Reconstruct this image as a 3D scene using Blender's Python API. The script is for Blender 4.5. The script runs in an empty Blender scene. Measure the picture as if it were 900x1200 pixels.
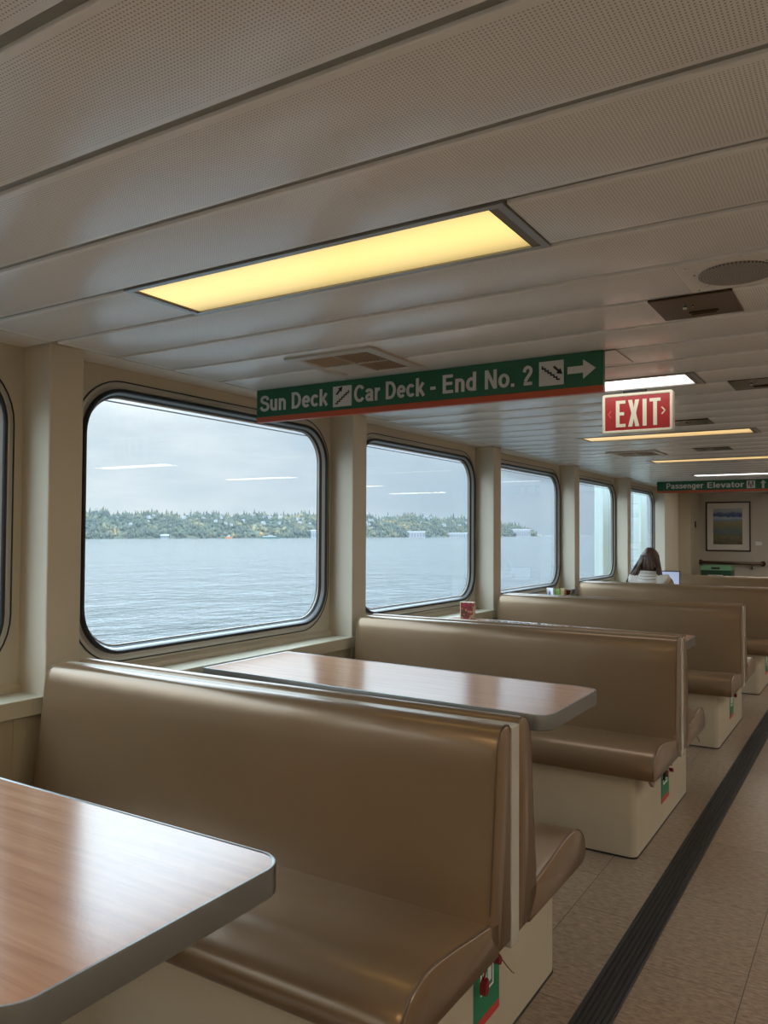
import bpy, bmesh, math, random
from mathutils import Vector, Matrix
random.seed(7)
PI = math.pi
scn = bpy.context.scene
COL = scn.collection

# ------------------------------------------------------------------ helpers
class MB:
    """collects verts and faces of one mesh; every face carries a material slot"""
    def __init__(s): s.v = []; s.f = []; s.m = []
    def add(s, vs, fs, m=0):
        o = len(s.v); s.v += [tuple(v) for v in vs]
        for f in fs: s.f.append([i + o for i in f]); s.m.append(m)
        return s
    def box(s, x0, x1, y0, y1, z0, z1, m=0):
        vs = [(x0,y0,z0),(x1,y0,z0),(x1,y1,z0),(x0,y1,z0),(x0,y0,z1),(x1,y0,z1),(x1,y1,z1),(x0,y1,z1)]
        return s.add(vs, [(0,3,2,1),(4,5,6,7),(0,1,5,4),(1,2,6,5),(2,3,7,6),(3,0,4,7)], m)
    def prism(s, poly, axis, a, b, m=0):
        """closed 2-D polygon extruded along an axis"""
        n = len(poly)
        def P(p, t):
            return {'X': (t, p[0], p[1]), 'Y': (p[0], t, p[1]), 'Z': (p[0], p[1], t)}[axis]
        vs = [P(p, a) for p in poly] + [P(p, b) for p in poly]
        fs = [(i, (i+1) % n, n + (i+1) % n, n + i) for i in range(n)]
        fs += [tuple(range(n))[::-1], tuple(range(n, 2*n))]
        return s.add(vs, fs, m)
    def loops(s, loops, m=0, closed=True, cap=False):
        n = len(loops[0]); vs = [p for L in loops for p in L]; fs = []
        for k in range(len(loops) - 1):
            for i in range(n if closed else n - 1):
                j = (i + 1) % n
                fs.append((k*n+i, k*n+j, (k+1)*n+j, (k+1)*n+i))
        if cap:
            fs.append(tuple(range(n))[::-1]); q = (len(loops)-1)*n
            fs.append(tuple(range(q, q+n)))
        return s.add(vs, fs, m)
    def tube(s, pts, r, n=8, m=0, cap=True):
        pts = [Vector(p) for p in pts]; L = []
        rr = r if isinstance(r, (list, tuple)) else [r]*len(pts)
        up = Vector((0.13, 0.21, 0.97))
        for i, p in enumerate(pts):
            t = (pts[min(i+1, len(pts)-1)] - pts[max(i-1, 0)]).normalized()
            a = t.cross(up)
            if a.length < 1e-3: a = t.cross(Vector((1, 0, 0)))
            a.normalize(); b = t.cross(a)
            L.append([tuple(p + rr[i]*(a*math.cos(2*PI*k/n) + b*math.sin(2*PI*k/n))) for k in range(n)])
        return s.loops(L, m, True, cap)
    def disc(s, c, r, axis, h, n=24, m=0):
        poly = [(r*math.cos(2*PI*k/n), r*math.sin(2*PI*k/n)) for k in range(n)]
        if axis == 'Z': poly = [(c[0]+p[0], c[1]+p[1]) for p in poly]; return s.prism(poly, 'Z', c[2], c[2]+h, m)
        if axis == 'Y': poly = [(c[0]+p[0], c[2]+p[1]) for p in poly]; return s.prism(poly, 'Y', c[1], c[1]+h, m)
        poly = [(c[1]+p[0], c[2]+p[1]) for p in poly]; return s.prism(poly, 'X', c[0], c[0]+h, m)
    def ball(s, c, r, nu=12, nv=8, m=0):
        rx, ry, rz = r if isinstance(r, tuple) else (r, r, r); L = []
        for j in range(nv + 1):
            t = PI * (0.02 + 0.96*j/nv)
            L.append([(c[0]+rx*math.sin(t)*math.cos(2*PI*k/nu), c[1]+ry*math.sin(t)*math.sin(2*PI*k/nu), c[2]-rz*math.cos(t)) for k in range(nu)])
        return s.loops(L, m, True, True)

def obj(name, mb, mat, parent=None, bevel=0, smooth=None, seg=2, fix=True):
    me = bpy.data.meshes.new(name)
    me.from_pydata(mb.v, [], mb.f); me.update()
    mats = mat if isinstance(mat, (list, tuple)) else [mat]
    for m_ in mats: me.materials.append(m_)
    if len(mats) > 1: me.polygons.foreach_set('material_index', mb.m)
    if fix:
        bm = bmesh.new(); bm.from_mesh(me)
        bmesh.ops.recalc_face_normals(bm, faces=bm.faces); bm.to_mesh(me); bm.free()
    if smooth is not None:
        me.shade_smooth(); me.set_sharp_from_angle(angle=math.radians(smooth))
    o = bpy.data.objects.new(name, me); COL.objects.link(o)
    if parent: o.parent = parent
    if bevel:
        md = o.modifiers.new('edge', 'BEVEL'); md.width = bevel; md.segments = seg; md.limit_method = 'ANGLE'; md.angle_limit = math.radians(40)
    return o

def mesh_obj(name, me, mat, parent=None):
    me.materials.clear(); me.materials.append(mat)
    o = bpy.data.objects.new(name, me); COL.objects.link(o)
    if parent: o.parent = parent
    return o

def empty(name, loc=(0, 0, 0), rz=0):
    o = bpy.data.objects.new(name, None); COL.objects.link(o); o.location = loc; o.rotation_euler = (0, 0, rz)
    o.empty_display_size = .05
    return o

def tag(o, label, cat, group=None, kind=None):
    o['label'] = label; o['category'] = cat
    if group: o['group'] = group
    if kind: o['kind'] = kind
    return o

def structure(o, label=None, cat=None):
    o['kind'] = 'structure'
    if label: o['label'] = label
    if cat: o['category'] = cat
    return o

def copy_tree(o, parent=None):
    c = o.copy(); COL.objects.link(c)
    if parent: c.parent = parent
    for ch in list(o.children): copy_tree(ch, c)
    return c

def tree_children(o):
    return [o] + [q for c in o.children for q in tree_children(c)]

def rrect(cy, cz, hy, hz, r, n=10):
    """rounded rectangle loop in (y, z)"""
    r = max(r, 1e-4); P = []
    for (sy, sz, a0) in ((1, 1, 0), (-1, 1, PI/2), (-1, -1, PI), (1, -1, 1.5*PI)):
        for k in range(n + 1):
            a = a0 + k*PI/2/n
            P.append((cy + sy*(hy - r) + r*math.cos(a), cz + sz*(hz - r) + r*math.sin(a)))
    return P

# ------------------------------------------------------------------ materials
def new_mat(name):
    m = bpy.data.materials.new(name); m.use_nodes = True
    nt = m.node_tree; b = nt.nodes.get('Principled BSDF')
    return m, nt, b
def N(nt, t, **kw):
    n = nt.nodes.new(t)
    for k, v in kw.items(): setattr(n, k, v)
    return n
def mathn(nt, op, a, b=None, clamp=False):
    n = nt.nodes.new('ShaderNodeMath'); n.operation = op; n.use_clamp = clamp
    for i, q in enumerate((a, b)):
        if q is None: continue
        if isinstance(q, (int, float)): n.inputs[i].default_value = q
        else: nt.links.new(q, n.inputs[i])
    return n.outputs[0]
def mixc(nt, fac, a, b):
    n = nt.nodes.new('ShaderNodeMix'); n.data_type = 'RGBA'
    for sock, q in ((n.inputs[0], fac), (n.inputs[6], a), (n.inputs[7], b)):
        if isinstance(q, (int, float)): sock.default_value = q
        elif isinstance(q, tuple): sock.default_value = (*q[:3], 1)
        else: nt.links.new(q, sock)
    return n.outputs[2]
def mat(name, col, rough=.5, metal=0, spec=.5, noise=0, nscale=8, bump=0, bscale=40, coat=0):
    m, nt, b = new_mat(name)
    b.inputs['Base Color'].default_value = (*col, 1); b.inputs['Roughness'].default_value = rough
    b.inputs['Metallic'].default_value = metal; b.inputs['Specular IOR Level'].default_value = spec
    if coat: b.inputs['Coat Weight'].default_value = coat; b.inputs['Coat Roughness'].default_value = .08
    if noise or bump: tc = N(nt, 'ShaderNodeTexCoord')
    if noise:
        n = N(nt, 'ShaderNodeTexNoise'); n.inputs['Scale'].default_value = nscale; n.inputs['Detail'].default_value = 4
        nt.links.new(tc.outputs['Object'], n.inputs['Vector'])
        dark = tuple(c*(1 - noise) for c in col); lite = tuple(min(1, c*(1 + noise)) for c in col)
        nt.links.new(mixc(nt, n.outputs['Fac'], dark, lite), b.inputs['Base Color'])
    if bump:
        n = N(nt, 'ShaderNodeTexNoise'); n.inputs['Scale'].default_value = bscale; n.inputs['Detail'].default_value = 3
        nt.links.new(tc.outputs['Object'], n.inputs['Vector'])
        bp = N(nt, 'ShaderNodeBump'); bp.inputs['Strength'].default_value = bump; bp.inputs['Distance'].default_value = .01
        nt.links.new(n.outputs['Fac'], bp.inputs['Height']); nt.links.new(bp.outputs['Normal'], b.inputs['Normal'])
    return m
def emit(name, col, strength):
    m, nt, b = new_mat(name)
    b.inputs['Base Color'].default_value = (*[min(1, c) for c in col], 1)
    b.inputs['Emission Color'].default_value = (*col, 1); b.inputs['Emission Strength'].default_value = strength
    b.inputs['Roughness'].default_value = .4
    return m

M = {}
M['cream'] = mat('cream_paint', (.60, .535, .42), .38, noise=.04, nscale=3)
M['wall_paint'] = mat('wall_paint', (.56, .50, .39), .38, noise=.04, nscale=3)
M['beige_panel'] = mat('beige_panel', (.44, .375, .25), .4, noise=.05, nscale=5)
M['sill'] = mat('sill_paint', (.58, .53, .40), .3, noise=.05, nscale=9)
M['base_paint'] = mat('bench_base_paint', (.50, .425, .30), .42, noise=.06, nscale=6)
M['divider'] = mat('divider_laminate', (.47, .43, .35), .22)
M['rubber'] = mat('black_rubber', (.012, .013, .015), .4)
M['alu'] = mat('grey_aluminium', (.36, .355, .345), .36, .7)
M['alu_dark'] = mat('dark_aluminium', (.22, .22, .215), .38, .7)
M['frame'] = mat('window_frame_metal', (.52, .49, .43), .35, .35)
M['steel'] = mat('steel', (.5, .48, .45), .25, 1)
M['dark_metal'] = mat('dark_bronze', (.10, .065, .032), .16, .75)
M['reveal'] = mat('lamp_reveal', (.19, .155, .115), .4)
M['white_frame'] = mat('white_enamel', (.52, .48, .42), .35)
M['tan_slat'] = mat('tan_slat', (.40, .32, .23), .4)
M['black'] = mat('black', (.01, .01, .01), .5)
M['groove'] = mat('groove_metal', (.27, .275, .25), .45, .0)
M['piping'] = mat('vinyl_piping', (.10, .058, .026), .4)
M['green'] = mat('sign_green', (.012, .115, .052), .38)
M['orange'] = mat('sign_orange', (.50, .085, .03), .4)
M['letter'] = mat('sign_letter_grey', (.62, .62, .60), .4)
M['ink'] = mat('sign_ink', (.02, .02, .022), .5)
M['exit_red'] = mat('exit_red', (.40, .035, .035), .3, noise=.1, nscale=30)
M['exit_cream'] = mat('exit_cream', (.80, .76, .60), .35)
M['sticker_green'] = mat('sticker_green', (.015, .20, .085), .4)
M['sticker_red'] = mat('sticker_red', (.55, .04, .03), .4)
M['sticker_white'] = mat('sticker_white', (.75, .76, .72), .4)
M['red_tag'] = mat('red_webbing', (.20, .006, .010), .55)
M['paper'] = mat('white_paper', (.8, .8, .8), .5)
M['bin_green'] = mat('bin_dark_green', (.012, .06, .030), .4)
M['lid_green'] = mat('lid_green', (.17, .36, .22), .4)
M['hair'] = mat('brown_hair', (.070, .032, .017), .42, noise=.5, nscale=40)
M['skin'] = mat('skin', (.58, .36, .25), .5)
M['hoodie'] = mat('hoodie_cloth', (.62, .58, .52), .85, noise=.08, nscale=20, bump=.3, bscale=60)
M['vest'] = mat('tan_vest_cloth', (.42, .30, .19), .85, noise=.1, nscale=12)
M['trousers'] = mat('dark_trousers', (.04, .045, .06), .85)
M['house_white'] = mat('house_white', (.30, .30, .30), .6)
M['house_roof'] = mat('house_roof', (.17, .17, .19), .7)
M['boat_hull'] = mat('ferry_green', (.03, .09, .07), .5)
M['tug_red'] = mat('tug_orange', (.42, .16, .06), .5)
M['post'] = mat('outside_post_paint', (.44, .50, .47), .5)
M['window_glass_dark'] = mat('boat_window', (.05, .06, .07), .3)

def vinyl():
    m, nt, b = new_mat('bronze_vinyl')
    tc = N(nt, 'ShaderNodeTexCoord')
    n = N(nt, 'ShaderNodeTexNoise'); n.inputs['Scale'].default_value = 2.2; n.inputs['Detail'].default_value = 3
    nt.links.new(tc.outputs['Object'], n.inputs['Vector'])
    c = mixc(nt, n.outputs['Fac'], (.200, .124, .064), (.252, .162, .088))
    nt.links.new(c, b.inputs['Base Color'])
    b.inputs['Roughness'].default_value = .29; b.inputs['Metallic'].default_value = .40; b.inputs['Coat Weight'].default_value = .25; b.inputs['Coat Roughness'].default_value = .12; b.inputs['Specular IOR Level'].default_value = .5
    g = N(nt, 'ShaderNodeTexNoise'); g.inputs['Scale'].default_value = 420; g.inputs['Detail'].default_value = 2
    w = N(nt, 'ShaderNodeTexNoise'); w.inputs['Scale'].default_value = 5; w.inputs['Detail'].default_value = 1.5
    nt.links.new(tc.outputs['Object'], g.inputs['Vector']); nt.links.new(tc.outputs['Object'], w.inputs['Vector'])
    h = mathn(nt, 'ADD', mathn(nt, 'MULTIPLY', g.outputs['Fac'], .012), mathn(nt, 'MULTIPLY', w.outputs['Fac'], .55))
    bp = N(nt, 'ShaderNodeBump'); bp.inputs['Strength'].default_value = .5; bp.inputs['Distance'].default_value = .012
    nt.links.new(h, bp.inputs['Height']); nt.links.new(bp.outputs['Normal'], b.inputs['Normal'])
    return m
M['vinyl'] = vinyl()

def wood():
    m, nt, b = new_mat('wood_laminate')
    tc = N(nt, 'ShaderNodeTexCoord'); mp = N(nt, 'ShaderNodeMapping'); mp.inputs['Scale'].default_value = (1.4, 26, 26)
    nt.links.new(tc.outputs['Object'], mp.inputs['Vector'])
    n = N(nt, 'ShaderNodeTexNoise'); n.inputs['Scale'].default_value = 1.6; n.inputs['Detail'].default_value = 7; n.inputs['Roughness'].default_value = .62
    nt.links.new(mp.outputs['Vector'], n.inputs['Vector'])
    r = N(nt, 'ShaderNodeValToRGB'); r.color_ramp.elements[0].position = .3; r.color_ramp.elements[1].position = .72
    r.color_ramp.elements[0].color = (.40, .20, .115, 1); r.color_ramp.elements[1].color = (.58, .34, .21, 1)
    nt.links.new(n.outputs['Fac'], r.inputs['Fac'])
    # a few pale scratches across the laminate
    nt.links.new(r.outputs['Color'], b.inputs['Base Color'])
    b.inputs['Roughness'].default_value = .19; b.inputs['Specular IOR Level'].default_value = .85
    g = N(nt, 'ShaderNodeTexNoise'); g.inputs['Scale'].default_value = 160
    nt.links.new(tc.outputs['Object'], g.inputs['Vector'])
    bp = N(nt, 'ShaderNodeBump'); bp.inputs['Strength'].default_value = .05; bp.inputs['Distance'].default_value = .002
    nt.links.new(g.outputs['Fac'], bp.inputs['Height']); nt.links.new(bp.outputs['Normal'], b.inputs['Normal'])
    return m
M['wood'] = wood()

CH = 2.0823          # ceiling height
SEAM0, PITCH = .972, .2985
def ceiling_mat():
    m, nt, b = new_mat('perforated_ceiling')
    tc = N(nt, 'ShaderNodeTexCoord'); sp = N(nt, 'ShaderNodeSeparateXYZ'); nt.links.new(tc.outputs['Object'], sp.inputs['Vector'])
    p = .0070
    fx = mathn(nt, 'SUBTRACT', mathn(nt, 'FRACT', mathn(nt, 'DIVIDE', sp.outputs['X'], p)), .5)
    fy = mathn(nt, 'SUBTRACT', mathn(nt, 'FRACT', mathn(nt, 'DIVIDE', sp.outputs['Y'], p)), .5)
    d = mathn(nt, 'ADD', mathn(nt, 'MULTIPLY', fx, fx), mathn(nt, 'MULTIPLY', fy, fy))
    hole = mathn(nt, 'LESS_THAN', d, .05)
    ph = mathn(nt, 'ABSOLUTE', mathn(nt, 'SUBTRACT', mathn(nt, 'FRACT', mathn(nt, 'DIVIDE', mathn(nt, 'SUBTRACT', sp.outputs['Y'], SEAM0), PITCH)), .5))
    hole = mathn(nt, 'MULTIPLY', hole, mathn(nt, 'LESS_THAN', ph, .41))
    hole = mathn(nt, 'MULTIPLY', hole, mathn(nt, 'GREATER_THAN', sp.outputs['X'], .2))
    nt.links.new(mixc(nt, hole, (.86, .855, .84), (.40, .395, .385)), b.inputs['Base Color'])
    b.inputs['Roughness'].default_value = .27; b.inputs['Specular IOR Level'].default_value = .6
    return m
M['ceiling'] = ceiling_mat()
M['ceil_plain'] = mat('ceiling_plain', (.80, .78, .74), .3)

def floor_mat():
    m, nt, b = new_mat('vinyl_floor_tile')
    tc = N(nt, 'ShaderNodeTexCoord'); sp = N(nt, 'ShaderNodeSeparateXYZ'); nt.links.new(tc.outputs['Object'], sp.inputs['Vector'])
    # tiles .305 wide (X) and .61 long (Y), every other column shifted by half a tile
    cx = mathn(nt, 'DIVIDE', mathn(nt, 'SUBTRACT', sp.outputs['X'], 2.456), .305)
    col = mathn(nt, 'FLOOR', cx); fx = mathn(nt, 'ABSOLUTE', mathn(nt, 'SUBTRACT', mathn(nt, 'FRACT', cx), .5))
    odd = mathn(nt, 'MULTIPLY', mathn(nt, 'FRACT', mathn(nt, 'MULTIPLY', mathn(nt, 'ADD', col, 100), .5)), 1.0)
    cy = mathn(nt, 'ADD', mathn(nt, 'DIVIDE', mathn(nt, 'SUBTRACT', sp.outputs['Y'], 2.89), .605), odd)
    row = mathn(nt, 'FLOOR', cy); fy = mathn(nt, 'ABSOLUTE', mathn(nt, 'SUBTRACT', mathn(nt, 'FRACT', cy), .5))
    line = mathn(nt, 'MAXIMUM', mathn(nt, 'GREATER_THAN', fx, .4955), mathn(nt, 'GREATER_THAN', fy, .4978))
    mp = N(nt, 'ShaderNodeMapping'); mp.inputs['Scale'].default_value = (30, 85, 30); nt.links.new(tc.outputs['Object'], mp.inputs['Vector'])
    n = N(nt, 'ShaderNodeTexNoise'); n.inputs['Scale'].default_value = 1.1; n.inputs['Detail'].default_value = 5; n.inputs['Roughness'].default_value = .7
    nt.links.new(mp.outputs['Vector'], n.inputs['Vector'])
    r = N(nt, 'ShaderNodeValToRGB'); r.color_ramp.elements[0].position = .33; r.color_ramp.elements[1].position = .72
    r.color_ramp.elements[0].color = (.150, .100, .064, 1); r.color_ramp.elements[1].color = (.40, .30, .21, 1)
    nt.links.new(n.outputs['Fac'], r.inputs['Fac'])
    wn = N(nt, 'ShaderNodeTexWhiteNoise'); wn.noise_dimensions = '2D'
    cb = N(nt, 'ShaderNodeCombineXYZ'); nt.links.new(col, cb.inputs[0]); nt.links.new(row, cb.inputs[1]); nt.links.new(cb.outputs[0], wn.inputs['Vector'])
    tint = mathn(nt, 'ADD', mathn(nt, 'MULTIPLY', wn.outputs['Value'], .22), .89)
    vm = N(nt, 'ShaderNodeVectorMath', operation='SCALE'); nt.links.new(r.outputs['Color'], vm.inputs[0]); nt.links.new(tint, vm.inputs['Scale'])
    nt.links.new(mixc(nt, line, vm.outputs[0], (.05, .035, .025)), b.inputs['Base Color'])
    b.inputs['Roughness'].default_value = .3
    bp = N(nt, 'ShaderNodeBump'); bp.inputs['Strength'].default_value = .12; bp.inputs['Distance'].default_value = .002
    nt.links.new(n.outputs['Fac'], bp.inputs['Height']); nt.links.new(bp.outputs['Normal'], b.inputs['Normal'])
    return m
M['floor'] = floor_mat()

def glass_mat():
    m = bpy.data.materials.new('window_glass'); m.use_nodes = True; nt = m.node_tree; nt.nodes.clear()
    out = N(nt, 'ShaderNodeOutputMaterial'); mx = N(nt, 'ShaderNodeMixShader')
    tr = N(nt, 'ShaderNodeBsdfTransparent'); tr.inputs[0].default_value = (.955, .975, .975, 1)
    gl = N(nt, 'ShaderNodeBsdfGlossy'); gl.inputs['Roughness'].default_value = 0.0
    fr = N(nt, 'ShaderNodeFresnel'); fr.inputs['IOR'].default_value = 1.45; ge = N(nt, 'ShaderNodeNewGeometry')
    # only the face that meets the air reflects: the pane has no second ghost image
    nt.links.new(mathn(nt, 'MULTIPLY', fr.outputs[0], mathn(nt, 'SUBTRACT', 1.0, ge.outputs['Backfacing'])), mx.inputs[0]); nt.links.new(tr.outputs[0], mx.inputs[1]); nt.links.new(gl.outputs[0], mx.inputs[2])
    nt.links.new(mx.outputs[0], out.inputs['Surface'])
    return m
M['glass'] = glass_mat()

def water_mat():
    m, nt, b = new_mat('sea_water')
    b.inputs['Base Color'].default_value = (.028, .040, .043, 1); b.inputs['Roughness'].default_value = .15; b.inputs['IOR'].default_value = 1.33; b.inputs['Specular IOR Level'].default_value = .27
    tc = N(nt, 'ShaderNodeTexCoord'); h = None
    for sc, amp in ((.05, 1.6), (.22, .8), (.8, .34)):
        mp = N(nt, 'ShaderNodeMapping'); mp.inputs['Scale'].default_value = (sc*1.5, sc, sc); mp.inputs['Rotation'].default_value = (0, 0, .5)
        nt.links.new(tc.outputs['Object'], mp.inputs['Vector'])
        n = N(nt, 'ShaderNodeTexNoise'); n.inputs['Scale'].default_value = 1; n.inputs['Detail'].default_value = 3; nt.links.new(mp.outputs['Vector'], n.inputs['Vector'])
        q = mathn(nt, 'MULTIPLY', n.outputs['Fac'], amp); h = q if h is None else mathn(nt, 'ADD', h, q)
    bp = N(nt, 'ShaderNodeBump'); bp.inputs['Strength'].default_value = .8; bp.inputs['Distance'].default_value = 1.0
    nt.links.new(h, bp.inputs['Height']); nt.links.new(bp.outputs['Normal'], b.inputs['Normal'])
    return m
M['water'] = water_mat()

def foliage_mat():
    m, nt, b = new_mat('autumn_woodland')
    tc = N(nt, 'ShaderNodeTexCoord')
    def nz(scale, det=3):
        n = N(nt, 'ShaderNodeTexNoise'); n.inputs['Scale'].default_value = scale; n.inputs['Detail'].default_value = det
        nt.links.new(tc.outputs['Object'], n.inputs['Vector']); return n.outputs['Fac']
    r = N(nt, 'ShaderNodeValToRGB'); e = r.color_ramp.elements
    e[0].position = .30; e[0].color = (.022, .036, .028, 1); e[1].position = .56; e[1].color = (.060, .070, .042, 1)
    q = e.new(.66); q.color = (.15, .125, .055, 1); q = e.new(.78); q.color = (.36, .20, .05, 1)
    nt.links.new(nz(.016, 4), r.inputs['Fac'])
    wn = N(nt, 'ShaderNodeTexVoronoi'); wn.inputs['Scale'].default_value = .11; nt.links.new(tc.outputs['Object'], wn.inputs['Vector'])
    sp = N(nt, 'ShaderNodeSeparateColor'); nt.links.new(wn.outputs['Color'], sp.inputs[0])
    vm = N(nt, 'ShaderNodeVectorMath', operation='SCALE'); nt.links.new(r.outputs['Color'], vm.inputs[0])
    nt.links.new(mathn(nt, 'ADD', mathn(nt, 'MULTIPLY', sp.outputs[0], .9), .6), vm.inputs['Scale'])
    nt.links.new(vm.outputs[0], b.inputs['Base Color']); b.inputs['Roughness'].default_value = .9
    return m
M['foliage'] = foliage_mat()
M['hill'] = mat('hill_ground', (.07, .08, .05), .95, noise=.4, nscale=.02)

# ------------------------------------------------------------------ setting: floor, ceiling, walls
X_R, Y_B, Y_E = 5.2, -4.0, 14.3
P = 2.0354                                    # spacing of bays along the deck
P1 = 1.856                                    # near face of the first pillar
structure(obj('floor', MB().box(-.1, X_R, Y_B, Y_E, -.06, 0), M['floor']))

# ribbed rubber strip let into the floor
mb = MB(); x0, x1 = 2.063, 2.168
prof = [(x0, 0.0005), (x0, .003), (x0 + .004, .0045)]
nr = 6
for i in range(nr):
    a = x0 + .006 + i*(x1 - x0 - .012)/nr; w = (x1 - x0 - .012)/nr
    prof += [(a + w*.10, .0030), (a + w*.22, .0085), (a + w*.66, .0085), (a + w*.78, .0030)]
prof += [(x1 - .004, .0045), (x1, .003), (x1, .0005)]
mb.prism(prof, 'Y', Y_B + .01, Y_E - .02)
tag(obj('floor_strip', mb, mat('worn_black_rubber', (.020, .017, .014), .5, noise=.4, nscale=60)), 'long black ribbed rubber strip running down the tiled aisle floor', 'floor strip')

# ceiling: pressed panels with rounded edges and recessed joints between them
mb = MB(); g = .0125; top = .03
k0 = int(math.floor((Y_B - SEAM0)/PITCH)); k1 = int(math.ceil((Y_E - SEAM0)/PITCH))
LX0, LX1 = .926, 2.122                        # ceiling lights
L_SLOTS = {2 + 7*k for k in range(-2, 6)}     # the panel rows that hold lights
XR2 = (3.45, 4.65)
def ceil_panel(y0, y1, xa, xb):
    r = .003; pr = [(y0, CH + top)]
    for a in (0, 30, 60, 90):
        t = math.radians(a); pr.append((y0 + r - r*math.cos(t), CH + r - r*math.sin(t)))
    for a in (90, 60, 30, 0):
        t = math.radians(a); pr.append((y1 - r + r*math.cos(t), CH + r - r*math.sin(t)))
    pr.append((y1, CH + top))
    mb.prism(pr, 'X', xa, xb, 0)
for k in range(k0, k1 + 1):
    ya, yb = SEAM0 + k*PITCH + g, SEAM0 + (k + 1)*PITCH - g
    ya, yb = max(ya, Y_B), min(yb, Y_E)
    if yb - ya < .03: continue
    if k in L_SLOTS:
        for xa, xb in ((.168, LX0 - .012), (LX1 + .012, XR2[0] - .012), (XR2[1] + .012, X_R)): ceil_panel(ya, yb, xa, xb)
    else: ceil_panel(ya, yb, .168, X_R)
mb.box(.0, X_R, Y_B, Y_E, CH + .10, CH + .12, 1)
for k in range(k0, k1 + 1):                   # backing of the joints
    y = SEAM0 + k*PITCH
    if Y_B < y < Y_E - .03: mb.box(.160, X_R, y - g - .002, y + g + .002, CH + .009, CH + .03, 1)
mb.box(0, .160, Y_B, Y_E, CH - .001, CH + .03, 2)
mb.box(.160, .168, Y_B, Y_E, CH + .014, CH + .03, 1)
structure(obj('ceiling', mb, [M['ceiling'], M['groove'], M['ceil_plain']], smooth=35))

# window wall with rounded openings
WZ0, WZ1 = .838, 1.992; WCZ = (WZ0 + WZ1)/2; WHZ = (WZ1 - WZ0)/2; WHY = (3.835 - 2.118)/2; WR = .215
def wcy(k): return 3.835 - WHY + (k - 1)*2.052     # centre of window k (window 1 = the large one)
KS = list(range(-2, 6))
wall = MB()
cuts = [Y_B] + [(wcy(k) + wcy(k + 1))/2 for k in KS[:-1]] + [12.2]
for i, k in enumerate(KS):
    y0, y1 = cuts[i], cuts[i + 1]
    for xx in (0.0, -.036):
        L = rrect(wcy(k), WCZ, WHY - .012, WHZ - .012, WR - .012); n = 10
        C = [(y1, CH + .02), (y0, CH + .02), (y0, .0), (y1, .0)]
        vs = [(xx, *p) for p in L] + [(xx, *c) for c in C]; fs = []; q = len(L)
        for c in range(4):
            s0 = c*(n + 1)
            for j in range(n): fs.append((s0 + j, s0 + j + 1, q + c))
            fs.append((s0 + n, (s0 + n + 1) % q, q + (c + 1) % 4, q + c))
        wall.add(vs, fs)
    Lo = rrect(wcy(k), WCZ, WHY - .012, WHZ - .012, WR - .012)
    wall.loops([[(0, *p) for p in Lo], [(-.036, *p) for p in Lo]])
wall.box(-.036, 0, 12.2, Y_E + .1, 0, CH + .02)
structure(obj('wall_left', wall, M['wall_paint'], smooth=30))
structure(obj('wall_back', MB().box(-.1, X_R + .1, Y_B - .1, Y_B, 0, CH + .1), M['cream']))
structure(obj('wall_right', MB().box(X_R, X_R + .1, Y_B, Y_E, 0, CH + .1), M['cream']))
structure(obj('wall_end', MB().box(0, X_R + .1, Y_E, Y_E + .1, 0, CH + .1), mat('end_wall_paint', (.50, .45, .385), .4, noise=.04)))

# pillars between the windows
for k in range(-2, 6):
    y = P1 + k*P
    y1 = y + .150 if k < 5 else 12.965
    structure(obj('pillar_%d' % (k + 3), MB().box(-.02, .166, y, y1, 0, CH), M['cream'], bevel=.006))
structure(obj('trim_1', MB().box(.0, .24, 13.5, Y_E, 0, CH), M['wall_paint'], bevel=.004))
# sill, its front panel and the skirting of the window wall
structure(obj('trim_2', MB().prism([(0, .755), (.176, .755), (.176, .692), (.160, .692), (.160, .735), (0, .735)], 'Y', Y_B, 12.03), M['sill'], bevel=.003))
mb = MB().box(.0, .150, Y_B, 12.03, 0, .692)
for k in range(-3, 13):
    y = .72 + k*1.0177
    mb.box(.150, .1535, y, y + .985, .02, .690)
structure(obj('wall_panel_left', mb, M['beige_panel'], bevel=.0015))
structure(obj('trim_3', MB().prism([(0, .755), (.022, .755), (.022, .775), (.006, .790), (0, .790)], 'Y', Y_B, 12.03), M['wall_paint']))

def ring(rows, k, m=0, mb=None):
    """rows of (inset, x): closed loops around window k"""
    mb = mb or MB()
    return mb.loops([[(x, *p) for p in rrect(wcy(k), WCZ, WHY - d, WHZ - d, WR - d)] for d, x in rows], m)
for k in KS:
    w = empty('window_%d' % (k + 3), (0, 0, 0)); structure(w)
    obj('outer_seal', ring([(-.036, .0), (-.036, .006), (-.031, .006), (-.031, .0)], k), M['rubber'], w, smooth=40)
    obj('window_frame', ring([(-.0309, .0), (-.0305, .004), (-.016, .0055), (-.014, .004), (-.001, .004), (-.0005, .0)], k), M['frame'], w, smooth=40)
    obj('gasket', ring([(0, .0), (0, .018), (.003, .024), (.014, .024), (.018, .018), (.018, .0)], k), M['rubber'], w, smooth=40)
    obj('inner_frame', ring([(.0181, .016), (.020, .014), (.025, .0), (.026, -.002)], k), M['alu'], w, smooth=40)
    obj('glazing_seal', ring([(.0261, -.002), (.028, -.003), (.032, -.013), (.034, -.014)], k), M['rubber'], w, smooth=40)
    obj('glazing_bead', ring([(.0341, -.014), (.038, -.0155), (.0395, -.023)], k), M['white_frame'], w, smooth=40)
    obj('outer_frame', ring([(.0395, -.0295), (.034, -.033), (.010, -.040), (.006, -.037)], k), M['alu'], w, smooth=40)
    gl = MB(); a = [(p) for p in rrect(wcy(k), WCZ, WHY - .038, WHZ - .038, WR - .038)]
    gl.loops([[(-.029, *p) for p in a], [(-.023, *p) for p in a]], 0, True, True)
    obj('pane', gl, M['glass'], w)
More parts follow.
